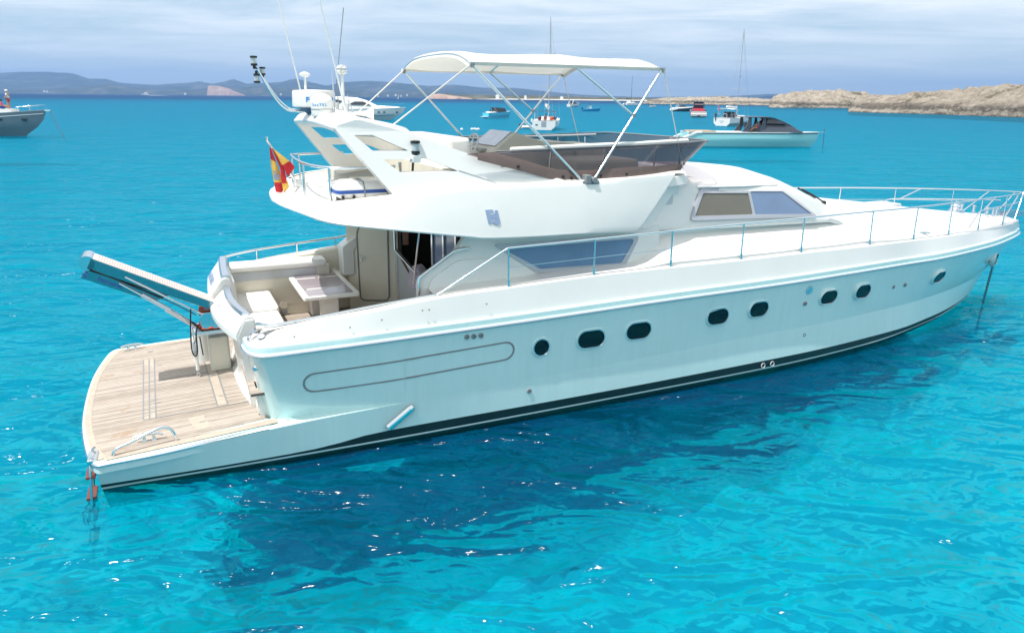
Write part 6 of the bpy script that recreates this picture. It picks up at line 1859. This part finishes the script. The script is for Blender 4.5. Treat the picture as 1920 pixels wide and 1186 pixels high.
# 6. blue centre console
b6 = thing("console_boat", "bright blue centre console boat with outboard motor, bow to the right", "motorboat", bearing(.0905, 330), rad(2))
sh = boat_hull(b6, 7.6, 2.5, .8, 1.35, BBLUE, rake=.08, full=3.0, boot=BBLUE, deck=BLB, stern=.95)
cabin(b6, [(2.6, 1.0), (2.7, 2.3), (3.5, 2.2), (3.8, 1.0)], .5, .1, BW, "console")
w = MB(); w.box((2.1, -.9, 2.75), (4.0, .9, 2.85)); w.build("t_top", BDARK, b6, 0, bevel=.03)
w = MB()
for sx, sy in ((2.3, .7), (2.3, -.7), (3.8, .7), (3.8, -.7)): w.tube([(sx, sy, 1.0), (sx, sy, 2.8)], .04, 5)
w.build("t_top_frame", STEEL, b6, 50)
w = MB(); w.box((-.7, -.25, .6), (-.1, .25, 1.5)); w.box((-.5, -.1, -.3), (-.25, .1, .6)); w.build("outboard_motor", BDARK, b6, 0, bevel=.08)
w = MB(); w.lathe([(.15, 0), (.2, .6), (.13, .8)], (2.0, .2, 1.1), 10); w.build("helm_seat", BGREY, b6, 40)

# 7. catamaran
b7 = thing("catamaran", "white sailing catamaran with dark mast far off near the sandy spit", "catamaran", bearing(.145, 690), rad(25))
for sy in (-2.6, 2.6):
    w = MB()
    r = []
    for s in np.linspace(0, 1, 14):
        hb2 = .85 * (1 - max(0, (s - .4) / .6) ** 2.2) + .02; h = 1.6 + .5 * s; x = 13 * s
        r.append([(x, sy + hb2, h), (x, sy + hb2 * .8, 0), (x, sy + .0, -.4), (x, sy - hb2 * .8, 0), (x, sy - hb2, h)])
    w.loft(r); w.build("hull", BW, b7, 40)
cabin(b7, [(2.5, 1.6), (2.5, 2.3), (9.5, 2.3), (9.5, 1.6)], 2.6, .0, BW, "bridge_deck")
cabin(b7, [(3.2, 2.3), (3.2, 4.2), (6.2, 4.1), (8.6, 2.3)], 2.2, .2, BW, "saloon")
cabin(b7, [(4.6, 2.9), (4.6, 3.8), (6.3, 3.7), (7.4, 2.9)], 2.24, .16, BGL, "saloon_window", .02)
w = MB(); w.tube([(6.4, 0, 3.8), (6.4, 0, 25.0)], .17, 8, r2=.11); w.build("mast", BDARK, b7, 60)
w = MB(); w.tube([(6.4, 0, 5.3), (1.0, 0, 5.6)], .42, 8); w.build("boom_cover", BDARK, b7, 60)
w = MB(); w.box((-3.4, -2.4, .3), (-.2, 2.4, .7)); w.build("davit_platform", BW, b7, 0)

# 8. small runabout
b8 = thing("runabout", "tiny white runabout with outboard near the dark rocks", "motorboat", bearing(.1765, 527), rad(3))
sh = boat_hull(b8, 5.0, 2.0, .8, 1.2, BW, rake=.1, boot=BW)
w = MB(); w.box((-.5, -.25, .4), (0, .25, 1.5)); w.build("outboard_motor", BDARK, b8, 0, bevel=.06)
cabin(b8, [(2.0, .9), (2.1, 1.7), (2.5, 1.6), (2.8, .9)], .5, .1, BDARK, "console")

# 9. white cruiser with dark hull side
b9 = thing("motor_cruiser", "white motor cruiser with black hull side and dark windscreen, bow to the right", "motorboat", bearing(.2065, 349), rad(3))
sh = boat_hull(b9, 10.6, 3.4, 1.1, 1.75, BDARK, rake=.12, full=2.2, boot=BDARK, deck=BW, transom=BW)
cabin(b9, [(.0, .3), (-.6, .5), (.1, 1.5), (2.6, 1.7), (2.6, .9)], 1.72, .05, BW, "stern_quarter")
cabin(b9, [(2.0, 1.2), (2.4, 1.75), (9.3, 1.95), (10.2, 1.75)], 1.45, .15, BW, "deck_moulding")
cabin(b9, [(3.0, 1.8), (3.6, 2.6), (5.2, 2.7), (6.9, 1.9)], 1.3, .25, BGL, "windscreen")
w = MB(); w.tube(smooth_tab([(2.2, -1.4, 1.7), (2.6, -1.3, 2.9), (2.8, 0, 3.1), (2.6, 1.3, 2.9), (2.2, 1.4, 1.7)], 18), .07, 6); w.build("radar_arch", BW, b9, 60)

# 10. red boat from astern
b10 = thing("motorboat", "red and grey motorboat with dark hardtop seen from straight astern", "motorboat", bearing(.2425, 232), rad(80))
sh = boat_hull(b10, 12, 4.9, 1.75, 2.2, BRED, rake=.1, full=2.6, boot=BDARK, deck=BGREY, stern=.98, flare=.85, transom=mat("silver_transom", (.45, .44, .44), .4))
cabin(b10, [(-1.0, .25), (-1.0, .95), (.3, 1.25), (.3, .25)], 2.35, .0, mat("silver_platform", (.50, .48, .47), .45), "swim_platform")
cabin(b10, [(.2, 1.3), (.3, 2.5), (3.2, 2.5), (3.2, 1.3)], 1.75, .06, BRED, "stern_lounge")
for sy in (-2.05, 2.05):
    w = MB(); w.box((.1, sy - .3, 1.2), (2.6, sy + .3, 2.1)); w.build("side_coaming", BDARK, b10, 0, bevel=.1)
cabin(b10, [(3.2, 2.0), (3.0, 4.3), (6.6, 4.3), (8.4, 2.2)], 1.55, .08, BGL, "wheelhouse")
cabin(b10, [(2.0, 4.3), (2.0, 4.5), (6.8, 4.5), (6.8, 4.3)], 1.75, .0, BDARK, "hardtop")
cabin(b10, [(2.95, 3.55), (2.95, 3.95), (3.1, 3.95), (3.1, 3.55)], 1.3, .0, VINYL, "canvas_roll")
w = MB()
for sy in (-1.6, 1.6): w.tube([(2.2, sy, 4.4), (2.4, sy * 1.05, 2.0)], .07, 6)
w.lathe([(.25, 0), (.25, .2), (.1, .35)], (4, .5, 4.5), 12); w.tube([(4, -.6, 4.5), (4, -.6, 5.6)], .05, 5); w.build("hardtop_frame", BDARK, b10, 50)
w = MB(); w.box((-1.03, -.4, .3), (-.98, .4, .55)); w.build("stern_plate", BDARK, b10, 0)

# 11. second sailing yacht
b11 = thing("sailing_yacht", "white sailing yacht with tall mast, sprayhood and pink flag behind the low day boat", "sailing yacht", bearing(.2735, 154.5), rad(48))
sh = boat_hull(b11, 12.5, 4.0, 1.5, 1.75, BW, rake=.06, full=2.0, boot=BW, stern=.9, flare=.62, transom=BW, belly=.12)
cabin(b11, [(3.6, 1.5), (3.9, 2.1), (8.2, 2.0), (9.2, 1.6)], 1.2, .25, BW, "coachroof")
w = MB(); w.tube([(6.3, 0, 1.7), (6.3, 0, 18.9)], .085, 8, r2=.06); w.tube([(6.3, -1.4, 7.3), (6.3, 0, 7.2), (6.3, 1.4, 7.3)], .035, 6); w.tube([(6.3, -1.1, 12.8), (6.3, 0, 12.7), (6.3, 1.1, 12.8)], .035, 6); w.lathe([(.12, 0), (.14, .25), (.05, .3)], (6.5, 0, 9.6), 10); w.build("mast", BALU, b11, 60)
w = MB(); w.tube([(6.3, 0, 18.6), (12.2, 0, 1.8)], .022, 5); w.tube([(6.3, 0, 18.6), (.1, .8, 1.6)], .015, 5); w.tube([(6.3, 0, 18.6), (.1, -.8, 1.6)], .015, 5)
for sg in (-1, 1): w.tube([(6.3, 0, 18.6), (6.3, sg * 1.4, 7.3), (6.2, sg * 1.9, 1.7)], .014, 5)
w.build("rigging", BALU, b11, 60)
w = MB(); w.tube([(6.2, 0, 3.6), (1.6, 0, 3.8)], .16, 8); w.build("boom", VINYL, b11, 60)
w = MB(); w.loft([[(x, y, 3.45 - .18 * (y / 1.6) ** 2) for y in np.linspace(-1.6, 1.6, 9)] for x in (.6, 2.0, 3.6)], closed=False); q_ = w.build("bimini", BW, b11, 30); q_.modifiers.new("s", 'SOLIDIFY').thickness = .08
w = MB()
for sg in (-1, 1):
    w.tube([(.6, sg * 1.6, 3.3), (.9, sg * 1.75, 1.5)], .035, 5); w.tube([(3.6, sg * 1.6, 3.3), (2.6, sg * 1.6, 1.6)], .035, 5); w.tube([(.1, sg * 1.8, 1.5), (.1, sg * 1.8, 2.3), (3.2, sg * 1.9, 2.3)], .025, 5)
w.build("bimini_frame", STEEL, b11, 60)
cabin(b11, [(2.7, 1.6), (3.0, 2.75), (3.6, 2.7), (4.6, 1.9)], 1.3, .2, BGL, "sprayhood")
w = MB(); w.tube([(1.3, .0 + .45 * math.cos(a), 1.95 + .45 * math.sin(a)) for a in np.linspace(0, 2 * PI, 18)[:-1]], .04, 6, closed=True); w.build("steering_wheel", STEEL, b11, 50)
w = MB(); w.box((-.25, 1.2, 1.7), (.1, 1.55, 2.5)); w.box((-.15, 1.28, 1.0), (0, 1.45, 1.7)); w.build("outboard_motor", BDARK, b11, 0, bevel=.06)
w = MB(); w.box((-.03, -.5, .9), (.01, .5, 1.0)); w.box((-.03, -.2, .6), (.01, .2, .68)); w.build("stern_name", BGREY, b11, 0)
w = MB(); w.tube([(.1, .9, 2.3), (-.3, 1.0, 4.4)], .03, 5); w.build("flag_staff", BW, b11, 50)
w = MB(); w.loft([[(-.05 - .19 * t, 1.0 + .02 * math.sin(k * 1.3), 3.1 + 1.1 * t), ] + [(-.05 - .19 * t + .14 * k, 1.0 + .09 * math.sin(k * 1.6 + t), 3.05 + 1.05 * t - .06 * k) for k in range(1, 5)] for t in np.linspace(0, 1, 6)], closed=False)
pf_ = w.build("flag", PINK, None, 0); pf_.modifiers.new("s", 'SOLIDIFY').thickness = .02; pf_.location = bearing(.2735, 154.5); pf_.rotation_euler = (0, 0, rad(48))
tag(pf_, "small pink flag flying at the stern of the tall-masted sailing yacht", "flag")

# 12. sleek day boat, hull tinted turquoise as water bounce
b12 = thing("day_boat", "long low day boat, hull tinted turquoise as water bounce, with dark grey cabin hood, bow to the right", "motorboat", (19.3, 85.6, 0), rad(2.5))
b12.scale = (1, 1, .80)
sh = boat_hull(b12, 15.6, 3.9, 1.95, 2.0, BBOUNCE, rake=.055, full=2.6, boot=BBOUNCE, deck=BW, stern=.94, flare=.80)
w = MB()
w.loft([[(x, -y - .02, z - .20), (x, -y - .03, z - .10)] for x, y, z in sh[:-1]], closed=False); w.build("hull_line", BDARK, b12, 40)
w = MB()
for sg in (-1, 1):
    w.loft([[(x, sg * (1.9 + o), z + h) for o, h in ((-.22, 0), (.02, 0), (.02, .32), (-.22, .34))] for x, z in ((-1.2, .62), (-.2, 1.2), (.9, 1.78), (1.5, 1.80))])
w.build("stern_wing", BW, b12, 40, bevel=.04)
cabin(b12, [(-1.4, .35), (-1.4, .6), (.4, .7), (.4, .35)], 1.8, .0, mat("teak_brown", (.20, .13, .10), .7), "swim_platform")
cabin(b12, [(.2, .9), (.2, 1.95), (.35, 2.05), (.5, .9)], 1.7, .0, BGL, "stern_door", .04)
w = MB(); w.box((.3, -1.6, 2.0), (3.2, 1.5, 2.14)); w.build("sun_pad", mat("tan_pad", (.36, .28, .19), .8), b12, 0, bevel=.05)
hood = [(6.1, 2.0), (6.35, 2.35), (7.1, 4.05), (8.2, 4.15), (9.6, 4.0), (11.2, 3.35), (12.3, 2.55), (13.3, 2.1)]
cabin(b12, [(8.2, 2.0), (8.3, 3.0), (8.9, 3.2), (11.2, 3.15), (12.2, 2.55), (13.2, 2.05)], 1.55, .28, BDARK, "cabin_hood", .12)
for sg in (-1, 1):
    w = MB()
    w.prism([(6.1, 2.05), (6.9, 2.05), (7.15, 3.0), (7.05, 4.0), (6.75, 4.0), (6.7, 3.1)], lambda u, v: (u, sg * 1.45, v), lambda u, v: (u, sg * 1.30, v)); w.prism([(8.1, 2.05), (8.5, 2.05), (8.75, 3.2), (8.65, 4.0), (8.45, 4.0), (8.4, 3.2)], lambda u, v: (u, sg * 1.45, v), lambda u, v: (u, sg * 1.30, v))
    w.tube(smooth_tab([(9.0, sg * 1.3, 3.98), (10.0, sg * 1.28, 3.78), (11.2, sg * 1.2, 3.2), (12.4, sg * .95, 2.5)], 14), .07, 6)
    w.build("hood_frame", BDARK, b12, 40)
cabin(b12, [(6.4, 3.98), (6.5, 4.10), (8.9, 4.12), (9.9, 3.95), (8.9, 3.96)], 1.5, .0, BDARK, "hardtop", .03)
cabin(b12, [(8.8, 3.2), (9.0, 3.9), (10.0, 3.72), (11.1, 3.16)], 1.40, .15, BGL, "hood_window", .03)
w = MB()
for y in (-.7, .1): w.box((7.0, y, 2.0), (7.5, y + .55, 2.7)); w.box((6.95, y, 2.6), (7.1, y + .55, 3.3))
w.build("helm_seat", BDARK, b12, 0, bevel=.07)
w = MB(); w.box((15.4, -.1, 1.95), (16.1, .1, 2.1)); w.tube([(16.0, 0, 2.05), (16.15, 0, 1.9)], .06, 6); w.build("bow_roller", STEEL, b12, 40)
w = MB(); cx, cyy = 19.3 + 16.1 * math.cos(rad(2.5)), 85.6 + 16.1 * math.sin(rad(2.5)); w.tube([(cx, cyy, 2.0), (cx + .1, cyy, -.8)], .035, 6); tag(w.build("anchor_line", CHAINM, None, 50), "thin anchor line hanging from the low day boat's bow", "rope")
person("person", SIT, [("shirt", SHIRT, BRED), ("shorts", SHORTS, BDARK)], (19.3 + 7.9, 85.1, 1.75), rad(182), "person in a red top sitting under the low day boat's dark hood")

# 13. ferry far out with its wake, and a distant sail
fe = thing("ferry", "small white ferry far out below the left-hand hills", "ferry", bearing(-.4775, 3500), rad(185))
sh = boat_hull(fe, 34, 9, 4, 6.5, BW, rake=.1, boot=BDARK)
cabin(fe, [(4, 4), (4, 9), (24, 9), (27, 5)], 4, .1, BW, "superstructure", .2)
cabin(fe, [(8, 9), (8, 12.5), (18, 12.5), (20, 9)], 3.2, .1, BW, "upper_deck", .2)
cabin(fe, [(5, 6), (5, 7.4), (25, 7.4), (25.5, 6)], 4.05, .0, BGL, "window_band", .1)
w = MB(); w.tube([(14, 0, 12), (13, 0, 19)], .35, 6); w.build("mast", BW, fe, 40)
w = MB(); w.loft([[(x, -h, .06), (x, -h * .4, z), (x, h * .4, z), (x, h, .06)] for x, h, z in ((-34, 1.5, 1.4), (-60, 4, 1.2), (-100, 6, .7), (-150, 7, .15))], closed=False); wk = w.build("wake", BW, None, 60)
wk.location = bearing(-.4775, 3500) + Vector((-68, 4, 0)); wk.rotation_euler = (0, 0, rad(185)); wk["kind"] = "stuff"; wk["label"] = "white foam wake behind the distant ferry"; wk["category"] = "wake"
for t_, y_, hh_ in ((-.1512, 1700, 9.5), (-.218, 2500, 13)):
    sb = thing("sailboat", "tiny white sail on the horizon " + ("left of the bimini's stay" if t_ > -.2 else "just right of the antennas"), "sailboat", bearing(t_, y_), rad(60))
    w = MB(); w.loft([[(-4 * k_, 0, 0), (-3.6 * k_, 1.2 * k_, 1), (4 * k_, 0, 1.3), (-3.6 * k_, -1.2 * k_, 1)] for k_ in (.7, 1)]); w.build("hull", BW, sb, 0)
    w = MB(); w.prism([(-3.4, 1.8), (.3, 1.8), (.4, hh_), (-.4, hh_ * .7)], lambda u, v: (u, -.06, v), lambda u, v: (u, .06 + .25 * math.sin((v - 1.8) / hh_ * 3), v)); w.build("sail", VINYL, sb, 30)

# buoys
bu = MB(); bu.lathe([(.05, -.6), (.75, -.1), (.85, .3), (.5, .8), (.15, 1.6), (.05, 1.7)], (0, 0, 0), 14)
o = bu.build("buoy", mat("buoy_green", (.01, .10, .10), .5), None, 50); o.location = bearing(.3912, 455)
tag(o, "dark green mooring buoy floating in front of the rocky islands", "buoy")
bm0 = MB(); bm0.lathe([(.05, -.25), (.22, -.12), (.26, .05), (.18, .2), (.05, .26)], (0, 0, 0), 12)
first = None
lbl = "small white float in the row on the water left of the white sailing yacht"
for k, px in enumerate((-.0690, -.0555, -.0520, -.0488, -.0470)):
    if first is None:
        first = bm0.build("float", VINYL, None, 50); o = first
    else:
        o = first.copy(); COL.objects.link(o)
    o.location = bearing(px, 123 + (k % 3) * .8)
    tag(o, lbl if k else "small white float on its own, farthest from the white sailing yacht", "float", "white floats on the water")

# lighthouse on the headland and scattered white houses on the far shore
lh = thing("lighthouse", "tiny pale lighthouse tower on the distant brown headland", "lighthouse", bearing(-.1045, 2640) + Vector((0, 0, 13)), 0)
w = MB(); w.lathe([(2.6, -8), (2.4, 1), (1.8, 9), (2.2, 9.2), (2.2, 10)], (0, 0, 0), 12); w.build("tower", CREAM, lh, 40)
w = MB(); w.lathe([(1.3, 10), (1.3, 12), (1.5, 12.1), (.1, 13.5)], (0, 0, 0), 12); w.build("lantern", BGL, lh, 40)
HX = [(-.6105, 7820, 22), (-.614, 7860, 26), (-.43, 7830, 14), (-.385, 7210, 6), (-.305, 7850, 20), (-.285, 7830, 12), (-.178, 7840, 14), (-.165, 7850, 18), (-.155, 7850, 24), (-.148, 7850, 16), (-.14, 7860, 26), (-.022, 2690, 12), (.0145, 2690, 10), (.062, 2680, 8)]
h0_ = None
for k, (t_, y_, z_) in enumerate(HX):
    w = MB(); s_ = 7.5 if y_ > 5000 else 4
    w.box((-s_ * (1 + .3 * (k % 3)), -s_ * .6, -12), (s_ * (1 + .3 * (k % 3)), s_ * .6, s_ * .75)); w.box((-s_ * .6, -s_ * .5, s_ * .75), (s_ * .3, s_ * .5, s_ * 1.25))
    o = w.build("house", BW, None, 0); o.location = bearing(t_, y_) + Vector((0, 0, z_))
    tag(o, "white house on the low spit in the distance" if y_ < 5000 else "tiny white building on the far shore below the hills", "house", "houses on the spit" if y_ < 5000 else "buildings on the far shore")

# ---------------------------------------------------------------- haze
hz_m = bpy.data.materials.new("sea_haze"); hz_m.use_nodes = True
t = hz_m.node_tree; t.nodes.clear()
ho = t.nodes.new("ShaderNodeOutputMaterial"); pv_ = t.nodes.new("ShaderNodeVolumePrincipled")
pv_.inputs["Color"].default_value = (.30, .53, .98, 1); pv_.inputs["Density"].default_value = 8.0e-5; pv_.inputs["Anisotropy"].default_value = 0.25
t.links.new(pv_.outputs[0], ho.inputs["Volume"])
w = MB(); w.box((-15600, -200, SEABED_Z - 2.2), (15600, 15600, 420))
hzo = w.build("haze", hz_m, None, 0)
tag(hzo, kind="stuff")
